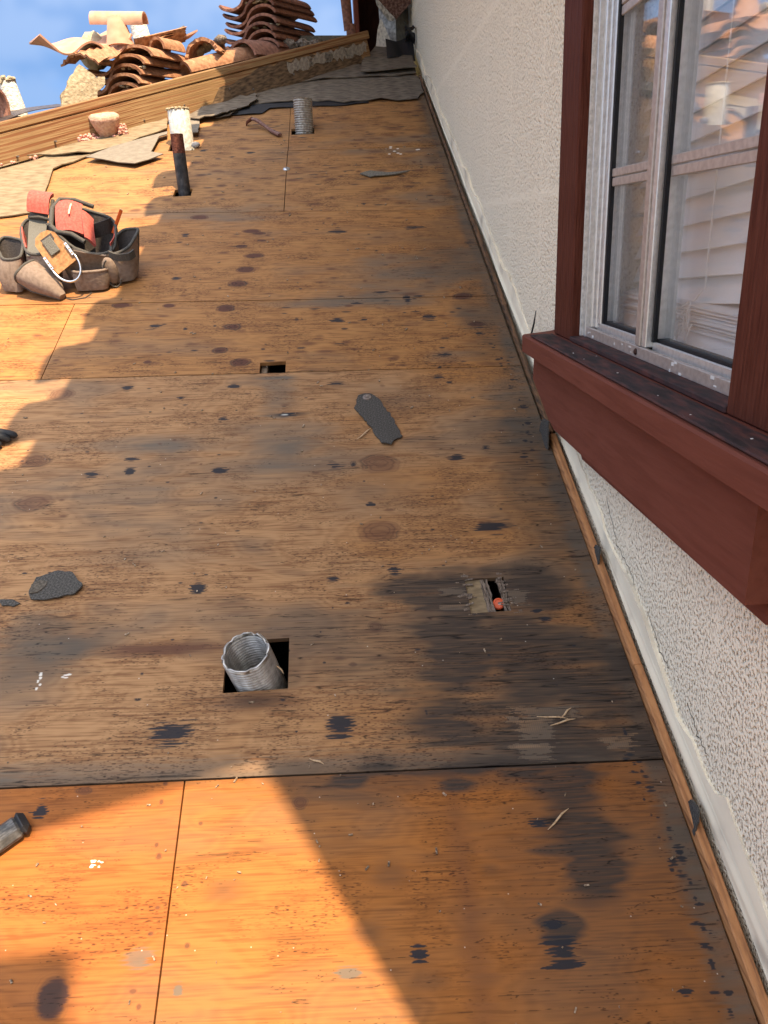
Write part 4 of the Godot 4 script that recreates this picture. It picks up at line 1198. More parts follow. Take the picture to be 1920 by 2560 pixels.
func build_flashing() -> void:
	# the far corner: brown gable edge, dark opening, bent metal flashing where it meets the stucco wall
	var brown: Material = mats["brown_paint"]
	var gable := thing("brown_gable", "brown board gable end with clay edge tiles at the top of the hip", "gable", Vector3(0.12, 2.3, -5.62))
	put("corner_board", span(Vector3(0.062, 0.1, -0.02), Vector3(0.092, 2.2, 0.02), 0.003), brown, gable)
	put("back_boards", span(Vector3(0.09, 0.0, -0.32), Vector3(0.46, 2.2, -0.30), 0.0), mat("shade_brown_boards", [lin(0.03, 0.010, 0.008), lin(0.05, 0.016, 0.013)], Vector3(30, 1, 30), 0.8, 0.001, 120), gable)  # shade of the recess put into the brown of these boards
	put("side_board", span(Vector3(0.066, 0.0, -0.30), Vector3(0.086, 2.2, -0.021), 0.0), brown, gable)
	put("cross_board", span(Vector3(0.0925, 0.0, -0.299), Vector3(0.3, 0.17, -0.24), 0.003), mats["shade_brown_boards"], gable)
	for k in 6:
		var m := MB.new()
		m.sheet(func(s, t): return Vector3(0.03 * cos(PI * s) * (1.0 + 0.15 * t), 0.27 * t, 0.03 * sin(PI * s)), 8, 3, 0.012)
		var o := put("edge_tile", m.done(), mats["weathered_shade_clay"], gable)
		o.position = Vector3(0.028 - 0.006 * (k % 2), 0.06 + k * 0.235, 0.0)
		o.rotation_degrees = Vector3(0, 0, 3.0 if k % 2 else -3.0)
	var galv := mat("galvanised", [lin(0.17, 0.17, 0.165), lin(0.36, 0.36, 0.34), lin(0.52, 0.51, 0.48)], Vector3(9, 6, 9), 0.5, 0.0012, 121, 0.018, 5, 256, 0.5, 0.35)
	var pale := mat("pale_galvanised", [lin(0.35, 0.35, 0.33), lin(0.60, 0.59, 0.54), lin(0.74, 0.72, 0.64)], Vector3(14, 7, 14), 0.55, 0.0012, 122, 0.018, 5, 256, 0.5, 0.2)
	var tin := thing("corner_flashing", "bent galvanised corner flashing between the brown gable and the stucco wall", "flashing", Vector3(0.42, 2.42, -5.5))
	var back := MB.new()
	back.slab(flat([-0.125, -0.05, -0.08, 0.2, -0.085, 0.9, 0.035, 0.9, 0.02, 0.06, -0.03, 0.02]), func(x, y, k): return Vector3(x, y, -0.06 + 0.003 * k + 0.5 * (x + 0.08)), Vector3.BACK)
	put("left_sheet", back.done(), galv, tin)
	var side := MB.new()
	side.quad(Vector3(0.022, 0.06, -0.004), Vector3(0.036, 0.9, -0.002), Vector3(0.12, 0.9, -0.07), Vector3(0.108, 0.1, -0.07), -1, Vector3(0.5, 0, 1))
	side.quad(Vector3(0.023, 0.06, -0.007), Vector3(0.037, 0.9, -0.005), Vector3(0.121, 0.9, -0.073), Vector3(0.109, 0.1, -0.073), -1, Vector3(-0.5, 0, -1))
	put("right_sheet", side.done(), mat("shade_toned_tin", [lin(0.10, 0.10, 0.095), lin(0.19, 0.185, 0.17)], Vector3(8, 5, 8), 0.5, 0.001, 123, 0.02, 4, 256, 0.5, 0.35), tin)  # right sheet in a darker tin, its shade put into the colour
	var fold := MB.new()
	fold.slab(torn(flat([-0.125, -0.02, -0.105, -0.035, -0.055, -0.045, -0.045, 0.07, -0.018, 0.072, -0.075, 0.205, -0.10, 0.14]), 0.05, 0.004, 6), func(x, y, k): return Vector3(x, y, 0.03 + 0.004 * k + (0.2 - y) * 0.12), Vector3.BACK)
	put("front_fold", fold.done(), pale, tin)
	var capm := MB.new()
	capm.slab(flat([-0.12, 0.38, -0.09, 0.28, 0.018, 0.185, 0.034, 0.20, 0.115, 0.27, 0.125, 0.40]), func(x, y, k): return Vector3(x, y, 0.055 + 0.01 * k), Vector3.BACK)
	put("painted_cap", capm.done(), mat("chipped_brown", [lin(0.055, 0.025, 0.02), lin(0.12, 0.06, 0.048), lin(0.2, 0.13, 0.105)], Vector3(10, 10, 10), 0.7, 0.0015, 124, 0.02, 5), tin)
	var bar := MB.new()
	bar.slab(torn(flat([-0.128, 0.395, -0.106, 0.29, -0.10, 0.265, -0.03, 0.178, 0.0, 0.175, 0.014, 0.19, -0.095, 0.30]), 0.04, 0.006, 12), func(x, y, k): return Vector3(x, y, 0.067 + 0.008 * k), Vector3.BACK)
	put("corroded_edge", bar.done(), galv, tin)
	var bit := plain("bitumen_black", lin(0.012, 0.013, 0.017), 0.55)
	var mem := thing("black_membrane", "black bitumen membrane folded up against the corner flashing", "membrane", R(0.43, 5.72))
	var mm := MB.new()
	mm.sheet(func(s, t): return Vector3(-0.075 + 0.17 * s, 0.01 + 0.13 * t + 0.012 * sin(s * 5.0 + t * 3.0), 0.07 - 0.115 * t - 0.03 * s + 0.01 * sin(s * 9.0)), 8, 6, 0.003)
	put("sheet", mm.done(), bit, mem)
	var curlm := MB.new()
	for k in 3:
		curlm.sheet(func(s, t): return Vector3(0.045 + 0.06 * s, 0.12 + 0.035 * k + 0.035 * t + 0.02 * sin(s * 4.0 + k), -0.045 + 0.05 * sin(t * 2.4 + k)), 5, 5, 0.002)
	put("curled_scraps", curlm.done(), bit, mem)

func build_felt() -> void:
	var felt := mat("weathered_felt", [lin(0.075, 0.06, 0.047), lin(0.135, 0.11, 0.085), lin(0.19, 0.16, 0.125)], Vector3(2.0, 7, 7), 0.95, 0.0008, 130, 0.014, 5, 512)
	var tan := mat("tan_felt", [lin(0.14, 0.105, 0.065), lin(0.20, 0.155, 0.098), lin(0.235, 0.185, 0.12)], Vector3(2.0, 5, 5), 0.95, 0.0007, 131, 0.014, 5, 512)
	var grey := mat("grey_felt", [lin(0.155, 0.135, 0.11), lin(0.20, 0.178, 0.146)], Vector3(5, 5, 5), 0.95, 0.0015, 132, 0.02, 5)
	var bit: Material = mats["bitumen_black"]
	lying_sheet("felt_strip", "large weathered grey felt strip below the right half of the hip board", "felt", [-0.609,4.795, -0.538,4.815, -0.461,5.005, -0.252,5.014, -0.008,5.005, 0.066,4.953, 0.270,4.990, 0.359,4.950, 0.469,4.960, 0.485,5.027, 0.512,5.078, 0.514,5.283, 0.507,5.410, -0.091,5.40, -0.318,5.26, -0.628,5.03], 0.010, 0.004, felt, 0.008, 0.012, 3, 0.05)
	lying_sheet("felt_strip", "second weathered felt strip overlapping the large one, nearer the ridge", "felt", [-0.162,5.35, -0.036,5.392, 0.180,5.395, 0.397,5.386, 0.508,5.426, 0.501,5.625, 0.248,5.67, 0.086,5.60], 0.019, 0.004, felt, 0.006, 0.010, 4, 0.05)
	lying_sheet("felt_strip", "short top piece of felt lying beside the wall below the corner flashing", "felt", [0.181,5.424, 0.371,5.416, 0.511,5.455, 0.507,5.9, 0.30,5.95, 0.195,5.607], 0.038, 0.004, felt, 0.01, 0.012, 5, 0.05)
	lying_sheet("black_underlay", "thin black underlay showing from under the large felt strip", "underlay", [-0.534,4.85, -0.371,4.856, -0.334,4.93, -0.159,4.94, 0.075,4.925, 0.20,4.955, 0.20,5.1, -0.461,5.1], 0.006, 0.003, bit, 0.004, 0.008, 6, 0.05)
	lying_sheet("felt_sheet", "big tan felt sheet at the left border below the hip board", "felt", [-1.85,4.15, -1.556,4.24, -1.362,4.36, -1.151,4.34, -1.294,4.173, -1.266,3.932, -1.262,3.905, -1.297,3.810, -1.233,3.698, -1.389,3.663, -1.497,3.649, -1.9,3.6], 0.010, 0.005, tan, 0.007, 0.010, 7, 0.05)
	lying_sheet("felt_strip", "narrow tan felt strip tucked along the foot of the hip board", "felt", [-1.45,4.33, -1.209,4.50, -1.042,4.64, -0.855,4.79, -0.836,4.637, -1.061,4.394, -1.153,4.338], 0.021, 0.005, tan, 0.006, 0.010, 8, 0.05)
	lying_sheet("felt_patch", "grey angular felt patch between the mortar chunk and the white pipe", "felt", [-1.163,4.266, -1.061,4.394, -0.831,4.602, -0.821,4.533, -0.855,4.504, -0.867,4.306, -0.803,4.267, -0.918,4.155], 0.020, 0.004, grey, 0.008, 0.006, 9, 0.08)
	lying_sheet("felt_patch", "small grey felt patch just right of the white pipe", "felt", [-0.742,4.766, -0.689,4.795, -0.671,4.550, -0.713,4.551], 0.016, 0.004, grey, 0.006, 0.006, 10, 0.06)
	lying_sheet("felt_strip", "ragged dark felt strip along the hip board right of the white pipe", "felt", [-0.748,4.853, -0.545,5.04, -0.418,5.15, -0.411,4.998, -0.547,4.824, -0.684,4.745, -0.738,4.765], 0.022, 0.004, felt, 0.012, 0.03, 11, 0.03)
	var scrap := mat("tar_paper", [lin(0.035, 0.032, 0.029), lin(0.065, 0.06, 0.054), lin(0.105, 0.097, 0.088)], Vector3(38, 38, 38), 0.95, 0.0009, 133, 0.02, 5)
	var s := lying_sheet("tar_paper_scrap", "long black tar paper scrap with a roofing nail at its end, mid deck", "tar paper", [0.021,2.282, 0.055,2.289, 0.082,2.254, 0.114,2.155, 0.131,2.093, 0.107,2.076, 0.098,2.058, 0.073,2.066, 0.047,2.141, 0.007,2.229], 0.006, 0.0035, scrap, 0.006, 0.006, 12, 0.008)
	var disc := MB.new()
	disc.tube([Vector3(-0.024, 0.0085, -0.095), Vector3(-0.024, 0.0105, -0.095), Vector3(-0.024, 0.0115, -0.095)], [0.013, 0.013, 0.0105], 9, true)
	put("tin_cap", disc.done(), mat("rusty_tin", [lin(0.13, 0.10, 0.085), lin(0.3, 0.25, 0.22)], Vector3(40, 40, 40), 0.6, 0.0006, 134, 0.02, 4, 256, 0.5, 0.5), s)
	var nh := MB.new()
	nh.tube([Vector3(-0.024, 0.0115, -0.095), Vector3(-0.024, 0.0135, -0.095)], [0.0045], 8)
	put("nail_head", nh.done(), plain("nail_steel", lin(0.3, 0.28, 0.26), 0.45, 0.8), s)
	var s2 := lying_sheet("tar_paper_scrap", "rounded black tar paper scrap near the left border", "tar paper", [-0.730,1.638, -0.723,1.673, -0.687,1.688, -0.644,1.680, -0.614,1.641, -0.627,1.622, -0.669,1.612, -0.693,1.609, -0.722,1.615], 0.006, 0.0035, scrap, 0.005, 0.005, 13, 0.008)
	var lm := MB.new()
	lm.slab(torn(flat([-0.05, -0.018, -0.052, 0.006, -0.036, 0.018, -0.018, 0.012, -0.02, -0.004, -0.035, -0.018]), 0.01, 0.003, 3), func(x, y, k): return Vector3(x, 0.0075 + 0.003 * k, -y), Vector3.UP)
	put("upper_layer", lm.done(), mat("tar_paper_pale", [lin(0.06, 0.05, 0.04), lin(0.13, 0.11, 0.085)], Vector3(26, 26, 26), 0.95, 0.001, 135), s2)
	lying_sheet("tar_paper_scrap", "tiny black tar paper scrap at the left border below the rounded one", "tar paper", [-0.800,1.622, -0.760,1.619, -0.742,1.607, -0.755,1.599, -0.779,1.603], 0.004, 0.0025, scrap, 0.004, 0.004, 14, 0.008)
	lying_sheet("felt_sliver", "long thin grey felt sliver lying on the upper right deck", "felt", [0.105,3.948, 0.152,3.974, 0.233,3.945, 0.328,3.942, 0.251,3.912, 0.148,3.899], 0.007, 0.004, mat("grey_sliver", [lin(0.09, 0.085, 0.07), lin(0.2, 0.18, 0.145)], Vector3(20, 20, 20), 0.95, 0.001, 136), 0.005, 0.006, 15, 0.02)
	# bits of tar felt still stuck behind the base strip
	var k := 0
	for p in [[0.522, 2.035, "black torn tar felt chunk stuck on the base strip under the window apron"], [0.5305, 1.61, "black tar felt flake on the base strip below the cracked stucco"], [0.5305, 1.03, "black tar felt flake on the nearest stretch of base strip"]]:
		var o := on_roof("tar_flake", p[2], "tar felt", p[0], p[1], 0.0)
		var m := MB.new()
		var e := 1.0 if k > 0 else 1.5
		m.slab(torn(flat([-0.022 * e, 0.0, -0.012 * e, 0.034 * e, 0.004 * e, 0.04 * e, 0.03 * e, 0.026 * e, 0.034 * e, -0.004]), 0.008, 0.005, 30 + k), func(x, y, q): return Vector3(-0.006 - 0.003 * q + (0.004 * sin(x * 90.0) - 0.012 * (1.0 if k == 0 else 0.2)) , y + 0.004, -x), Vector3.LEFT)
		put("flake", m.done(), scrap, o)
		k += 1
	var stick := thing("black_splinter", "thin black splinter leaning against the stucco above the sill end", "splinter", Vector3(0.523, 1.105, -2.1), Basis(Vector3.RIGHT, -0.35) * Basis(Vector3.BACK, -0.25))
	put("splinter", tubemesh([Vector3(0, -0.035, 0), Vector3(0.002, 0, 0.001), Vector3(0.001, 0.038, 0)], [0.003, 0.0028, 0.001], 5), plain("splinter_black", lin(0.02, 0.018, 0.016), 0.9), stick)

# corrugated spiral pipe along +y, open at the top
func duct_mesh(r: float, tall: float, pitch: float, amp: float, bend: float, rim_jag: float) -> ArrayMesh:
	var m := MB.new()
	var segs := 40
	var rows := int(tall / pitch * 6.0)
	var n := noise(3, 1.2, 2)
	var p := []
	var q := []
	for i in rows + 1:
		var a := PackedVector3Array()
		var b := PackedVector3Array()
		for j in segs:
			var th := TAU * j / segs
			var y := tall * i / rows
			if i > rows - 4:
				y += rim_jag * n.get_noise_1d(j * 3.0)
			var wave := amp * cos(TAU * (y / pitch - th / TAU))
			var rr := r + wave + 0.03 * r * n.get_noise_2d(cos(th) * 2.0, sin(th) * 2.0 + y * 3.0)
			var mid := Vector3(bend * y * y, y, 0)
			var dir := Vector3(cos(th), -2.0 * bend * y * cos(th), sin(th))
			a.append(mid + dir * rr)
			b.append(mid + dir * (rr - 0.0025))
		p.append(a)
		q.append(b)
	for i in rows:
		for j in segs:
			var k := (j + 1) % segs
			var out: Vector3 = p[i][j] - q[i][j]
			m.quad(p[i][j], p[i][k], p[i + 1][k], p[i + 1][j], 1, out)
			m.quad(q[i][j], q[i][k], q[i + 1][k], q[i + 1][j], 2, -out)
	for j in segs:
		var k := (j + 1) % segs
		m.quad(p[rows][j], p[rows][k], q[rows][k], q[rows][j], 3, Vector3.UP)
	return m.done()

func build_pipes() -> void:
	var zinc := mat("dusty_zinc", [lin(0.20, 0.185, 0.165), lin(0.36, 0.345, 0.32), lin(0.50, 0.48, 0.45)], Vector3(10, 10, 10), 0.42, 0.0008, 140, 0.02, 5, 256, 0.5, 0.55)
	var near := thing("flexible_duct", "corrugated metal flexible duct standing in the square hole in the foreground", "duct", R(-0.216, 1.402, -0.11), roof_basis() * Basis(Vector3.BACK, 0.13) * Basis(Vector3.UP, 2.0))
	put("pipe", duct_mesh(0.0465, 0.165, 0.0082, 0.0024, 0.0, 0.007), zinc, near)
	var dark_duct := thing("flexible_duct", "dark corrugated duct end lying under the deck at the hole's right side", "duct", R(-0.19, 1.37, -0.13), roof_basis(0.5) * Basis(Vector3.RIGHT, 1.2))  # smaller duct, lying lower in the hole, in a darker zinc
	put("pipe", duct_mesh(0.03, 0.12, 0.008, 0.0016, 0.0, 0.002), mat("dark_zinc", [lin(0.05, 0.05, 0.05), lin(0.11, 0.11, 0.11)], Vector3(10, 10, 10), 0.5, 0.0, 141, 0.02, 3, 256, 0.5, 0.5), dark_duct)
	var far := thing("flexible_duct", "spiral metal duct standing upright in the far square hole", "duct", R(-0.148, 4.545, -0.10), turn(0, 0, -1.0))
	put("pipe", duct_mesh(0.0455, 0.245, 0.0105, 0.0022, 0.0, 0.003), zinc, far)
	# the black vent pipe with a rust band
	var black := thing("vent_pipe", "black iron vent pipe with a rusty top standing in a square hole", "vent pipe", R(-0.664, 3.838, -0.1), turn(0, 0, 0.3))
	var bm := MB.new()
	bm.tube([Vector3(0, 0, 0), Vector3(0, 0.25, 0)], [0.0265], 20, false)
	put("pipe", bm.done(), mat("black_iron", [lin(0.012, 0.012, 0.014), lin(0.03, 0.03, 0.033), lin(0.075, 0.07, 0.07)], Vector3(8, 5, 8), 0.5, 0.0006, 142, 0.02, 5), black)
	var rm := MB.new()
	rm.tube([Vector3(0, 0.25, 0), Vector3(0, 0.325, 0)], [0.0268], 20, false)
	rm.tube([Vector3(0, 0.325, 0), Vector3(0, 0.27, 0)], [0.0225], 20, true)
	for j in 20:
		var a := TAU * j / 20.0
		var c := TAU * (j + 1) / 20.0
		rm.quad(Vector3(cos(a) * 0.0268, 0.325, sin(a) * 0.0268), Vector3(cos(c) * 0.0268, 0.325, sin(c) * 0.0268), Vector3(cos(c) * 0.0225, 0.325, sin(c) * 0.0225), Vector3(cos(a) * 0.0225, 0.325, sin(a) * 0.0225), -1, Vector3.UP)
	put("rusty_band", rm.done(), mat("rust", [lin(0.055, 0.018, 0.012), lin(0.12, 0.038, 0.024), lin(0.17, 0.065, 0.045)], Vector3(16, 16, 16), 0.9, 0.0015, 143, 0.02, 5), black)
	# white mortar coated pipe behind it
	var white := thing("vent_pipe", "white coated vent pipe standing just behind the black one", "vent pipe", R(-0.735, 4.405, -0.08), turn(0, 0, 1.0))
	var wm := MB.new()
	wm.tube([Vector3(0, 0, 0), Vector3(0, 0.12, 0), Vector3(0.001, 0.236, 0), Vector3(0.001, 0.243, 0)], [0.054, 0.053, 0.051, 0.046], 22)
	put("pipe", wm.done(), mat("white_coating", [lin(0.40, 0.40, 0.38), lin(0.56, 0.56, 0.53), lin(0.66, 0.66, 0.63)], Vector3(14, 7, 14), 0.75, 0.002, 144, 0.02, 5), white)
	var wr := MB.new()
	for k in 16:
		var a := TAU * k / 16.0
		wr.sphere(Vector3(cos(a) * 0.046, 0.243 + 0.003 * sin(k * 3.1), sin(a) * 0.046), Vector3(0.011, 0.007, 0.011), 0.5, 70 + k, 4, 6, true)
	put("crumbly_rim", wr.done(), mats["pale_mortar"], white)

func build_small() -> void:
	# rusty pry bar head
	var rust: Material = mats["rust"]
	var bar := on_roof("pry_bar", "small rusty claw pry bar lying on the deck left of the far duct", "pry bar", -0.345, 4.60)
	var path := []
	for k in 12:
		var t := k / 11.0
		path.append(Vector3(-0.083 + 0.163 * t + 0.02 * sin(t * PI) * (1.0 - t), 0.012 + 0.05 * pow(1.0 - t, 3.0) * (1.0 - 0.9 * pow(1.0 - t, 8.0)), -0.11 + 0.225 * t + 0.02 * pow(1.0 - t, 3.0)))
	put("shaft", tubemesh(path, [0.006, 0.010, 0.012, 0.0115, 0.010, 0.010, 0.010, 0.010, 0.0115, 0.013, 0.014, 0.012], 8, true, 0.7), mat("rusty_steel", [lin(0.09, 0.035, 0.028), lin(0.17, 0.085, 0.07), lin(0.26, 0.17, 0.145)], Vector3(14, 14, 14), 0.7, 0.001, 150, 0.02, 5), bar)
	var claw := MB.new()
	for s in [-1.0, 1.0]:
		claw.tube([path[1] + Vector3(0.0, 0.004, 0.0), path[0] + Vector3(-0.012, -0.004, s * 0.008), path[0] + Vector3(-0.016, -0.022, s * 0.010)], [0.008, 0.0055, 0.002], 6)
	put("claw", claw.done(), rust, bar)
	var hole := MB.new()
	hole.sphere(path[9] + Vector3(0, 0.0085, 0), Vector3(0.005, 0.002, 0.005), 0.0, 1, 4, 8)
	put("nail_slot", hole.done(), plain("hole_shade_paint", lin(0.1, 0.05, 0.035), 1.0), bar)  # dark bead, coloured like the shade inside a nail slot
	# tin roofing cap nail on the joint, a grey pebble, crumbs
	var cap := on_roof("cap_nail", "shiny round tin cap nail on the sheet joint below the far duct", "nail", -0.224, 4.057)
	put("cap", tubemesh([Vector3(0, 0.0, 0), Vector3(0, 0.004, 0), Vector3(0, 0.007, 0)], [0.0165, 0.0165, 0.010], 12), plain("bright_tin", lin(0.5, 0.53, 0.58), 0.3, 0.8), cap)
	put("head", tubemesh([Vector3(0, 0.007, 0), Vector3(0, 0.01, 0)], [0.005], 8), plain("nail_steel", lin(0.3, 0.28, 0.26), 0.45, 0.8), cap)
	var peb := on_roof("mortar_pebble", "grey mortar pebble lying at the foot of the white pipe", "mortar", -0.668, 4.40)
	var pm := MB.new()
	pm.sphere(Vector3(0, 0.012, 0), Vector3(0.024, 0.014, 0.016), 0.45, 3, 5, 8)
	put("pebble", pm.done(), mat("pebble_grey", [lin(0.3, 0.28, 0.26), lin(0.46, 0.44, 0.41)], Vector3(20, 20, 20), 0.95, 0.001, 151), peb)
	# orange plastic cap in the rotten hole
	var button := thing("plastic_cap", "round orange plastic cap sitting in the rotten hole", "plastic cap", R(0.2855, 1.522, -0.006), roof_basis() * Basis(Vector3.RIGHT, 0.5) * Basis(Vector3.BACK, 0.15))
	var om := plain("orange_plastic", lin(0.60, 0.085, 0.02), 0.35, 0.0, 0.5)
	put("disc", tubemesh([Vector3(0, -0.002, 0), Vector3(0, 0.0006, 0), Vector3(0, 0.0016, 0)], [0.0125, 0.0125, 0.011], 20), om, button)
	var ring := []
	for k in 17:
		ring.append(Vector3(cos(TAU * k / 16.0) * 0.0095, 0.0018, sin(TAU * k / 16.0) * 0.0095))
	put("rim", tubemesh(ring, [0.0011], 6, false), om, button)
	put("nail_head", tubemesh([Vector3(0.002, 0.0016, 0), Vector3(0.002, 0.003, 0)], [0.0032], 8), plain("pale_head", lin(0.62, 0.5, 0.45), 0.4), button)
	# grit and crumbs left by the tear-off
	var grit := on_roof("grit", "fine grit and wood crumbs scattered over the whole plywood deck", "grit", 0.0, 2.0)
	grit.set_meta("kind", "stuff")
	var gr := MB.new()
	for k in 420:
		var gu := rng.randf_range(-1.3, 0.49)
		var gv := 0.75 + 3.8 * pow(rng.randf(), 1.5)
		var gs := rng.randf_range(0.0008, 0.0024) * (1.0 + gv * 0.25)
		gr.box(Vector3(gu, gs * 0.4, 2.0 - gv), Vector3(gs * rng.randf_range(1.0, 3.5), gs, gs), Basis(Vector3.UP, rng.randf() * 3.1), 0.0)
	put("crumbs", gr.done(), mat("crumb_mix", [lin(0.05, 0.04, 0.035), lin(0.22, 0.15, 0.09), lin(0.5, 0.42, 0.33)], Vector3(3, 3, 3), 0.95, 0.0, 155, 0.2, 2), grit).set_meta("kind", "stuff")
	# wood splinters
	var straw := mat("pale_splinter", [lin(0.34, 0.22, 0.12), lin(0.55, 0.40, 0.25)], Vector3(30, 30, 4), 0.85, 0.0, 152)
	var lst := [[0.301, 1.056, 0.075, 38.0, "long pale wood splinter lying on the dark stain near the bottom right"], [0.335, 1.243, 0.08, -8.0, "straight pale splinter on the scraped patch of dark plywood"], [0.352, 1.232, 0.07, 12.0, "slightly bent pale splinter on the scraped patch, nearer the wall"], [0.362, 1.25, 0.045, 40.0, "short steep pale splinter at the upper edge of the scraped patch"], [0.033, 2.12, 0.075, 48.0, "orange splinter lying under the edge of the long tar paper scrap"], [0.022, 2.106, 0.05, 40.0, "short orange splinter beside the longer one at the tar paper scrap"], [-0.178, 1.395, 0.05, -52.0, "loose splinter hanging over the right edge of the duct hole"], [-0.104, 1.192, 0.04, -24.0, "pale splinter on the joint between the courses, left of centre"]]
	for s in lst:
		var o := on_roof("wood_splinter", s[4], "splinter", s[0], s[1], s[3])
		var l: float = s[2] * 0.72
		put("sliver", tubemesh([Vector3(-l * 0.5, 0.003, 0), Vector3(-l * 0.2, 0.0045, 0.001), Vector3(l * 0.2, 0.004, -0.001), Vector3(l * 0.5, 0.003, 0.001)], [0.0006, 0.0018, 0.002, 0.0004], 5, true, 0.5), straw, o)
	# gloved fingertips reaching in from the left
	var glove := on_roof("work_glove", "black work glove lying on the deck at the left border", "glove", -0.968, 2.168, -8.0)
	var gm := plain("black_rubber", lin(0.018, 0.019, 0.022), 0.65)
	var palm := MB.new()
	palm.sphere(Vector3(-0.06, 0.016, -0.002), Vector3(0.06, 0.018, 0.045), 0.06, 3, 8, 14)
	palm.tube([Vector3(-0.10, 0.016, 0), Vector3(-0.16, 0.016, 0.0)], [0.036, 0.04], 12, true, 0.5)
	put("palm", palm.done(), gm, glove)
	for f in [[-0.030, 0.078, 0.0], [-0.010, 0.068, 0.004], [0.011, 0.052, 0.0], [0.031, 0.034, -0.002]]:
		var l: float = f[1]
		put("finger", tubemesh([Vector3(-0.03, 0.016, f[0]), Vector3(l * 0.4 - 0.02, 0.021 + f[2], f[0]), Vector3(l * 0.75 - 0.02, 0.016 + f[2], f[0]), Vector3(l * 0.93 - 0.02, 0.0125, f[0] + 0.001), Vector3(l - 0.02, 0.011, f[0] + 0.001)], [0.0115, 0.0112, 0.0105, 0.0085, 0.003], 10), gm, glove)
	put("thumb", tubemesh([Vector3(-0.08, 0.016, 0.03), Vector3(-0.05, 0.018, 0.058), Vector3(-0.025, 0.014, 0.066)], [0.013, 0.0115, 0.006], 9), gm, glove)
	# the grip of a tool at the lower left
	var grip := on_roof("hammer", "hammer with a worn grey grip, its rounded end showing at the left border", "hammer", -0.640, 1.085, 38.0)
	var gp := MB.new()
	gp.box(Vector3(-0.06, 0.013, 0), Vector3(0.22, 0.024, 0.042), Basis.IDENTITY, 0.009)
	put("grip", gp.done(), mat("worn_grip", [lin(0.03, 0.029, 0.028), lin(0.06, 0.058, 0.056), lin(0.12, 0.115, 0.11)], Vector3(10, 30, 30), 0.38, 0.0005, 154, 0.02, 4), grip)
	put("end_cap", boxmesh(Vector3(0.05, 0.013, 0), Vector3(0.018, 0.0255, 0.0435), 0.0095), plain("grip_black", lin(0.02, 0.02, 0.022), 0.5), grip)
	put("shaft", tubemesh([Vector3(-0.165, 0.013, 0), Vector3(-0.33, 0.014, 0)], [0.009], 8), plain("nail_steel", lin(0.3, 0.28, 0.26), 0.45, 0.8), grip)
	put("head", boxmesh(Vector3(-0.335, 0.016, -0.01), Vector3(0.026, 0.03, 0.13), 0.006), plain("nail_steel", lin(0.3, 0.28, 0.26), 0.45, 0.8), grip)
	var rv := MB.new()
	for k in 6:
		rv.sphere(Vector3(0.0 - (k % 3) * 0.011, 0.0252, -0.006 + (k / 3) * 0.011), Vector3(0.003, 0.001, 0.003), 0.0, 1, 4, 7)
	put("dimples", rv.done(), plain("grip_dimple", lin(0.2, 0.19, 0.18), 0.5), grip)

# ------------------------------------------------------------------ the tool belt
func L(u: float, v: float, h: float) -> Vector3:
	return Vector3(u + 1.0, h, 3.08 - v)

# open pouch: loops from the bottom to the rim; each loop is [centre, half axis a, half axis b]
func pouch(parent: Node3D, called: String, loops: Array, material: Material, bind: Material, power := 2.6) -> MeshInstance3D:
	var segs := 26
	var rings := []
	for l in loops:
		var ring := PackedVector3Array()
		for j in segs:
			var a := TAU * j / segs
			var c := cos(a)
			var s := sin(a)
			var sag := 1.0 + 0.05 * sin(3.0 * a + rings.size() * 1.4) + 0.035 * sin(5.0 * a + loops.size() + rings.size() * 0.7)
			ring.append(l[0] + (l[1] * signf(c) * pow(absf(c), 2.0 / power) + l[2] * signf(s) * pow(absf(s), 2.0 / power)) * sag)
		rings.append(ring)
	var m := MB.new()
	var lining := MB.new()
	var last := loops.size() - 1
	for i in last:
		for j in segs:
			var k := (j + 1) % segs
			var out: Vector3 = rings[i][j] - loops[i][0] + (rings[i + 1][j] - loops[i + 1][0])
			m.quad(rings[i][j], rings[i][k], rings[i + 1][k], rings[i + 1][j], 1, out)
			var f := func(q: Vector3, c: Vector3): return q + (c - q).normalized() * 0.004
			lining.quad(f.call(rings[i][j], loops[i][0]), f.call(rings[i][k], loops[i][0]), f.call(rings[i + 1][k], loops[i + 1][0]), f.call(rings[i + 1][j], loops[i + 1][0]), 2, -out)
	for j in segs:
		m.tri(loops[0][0], rings[0][j], rings[0][(j + 1) % segs], 3, loops[0][0] - loops[1][0])
	var o := put(called, m.done(), material, parent)
	put("lining", lining.done(), mats["dark_lining"], o)
	var rim := []
	for j in segs + 1:
		rim.append(rings[last][j % segs] + (loops[last][0] - rings[last][j % segs]).normalized() * 0.002)
	put("binding", tubemesh(rim, [0.0054], 7, false), bind, o)
	for j in [15, 24]:
		var line := []
		for i in loops.size():
			line.append(rings[i][j] + (rings[i][j] - loops[i][0]).normalized() * 0.0008)
		put("seam", tubemesh(line, [0.0024], 6), bind, o)
	return o

func ribbon(path: Array, wide: Vector3, thick: float) -> ArrayMesh:
	var m := MB.new()
	var n := path.size() - 1
	m.sheet(func(s, t):
		var f: float = t * n
		var i := mini(int(f), n - 1)
		var p0: Vector3 = path[maxi(i - 1, 0)]
		var p1: Vector3 = path[i]
		var p2: Vector3 = path[i + 1]
		var p3: Vector3 = path[mini(i + 2, n)]
		return p1.cubic_interpolate(p2, p0, p3, f - i) + wide * (s - 0.5), 3, n * 5, thick)
	return m.done()

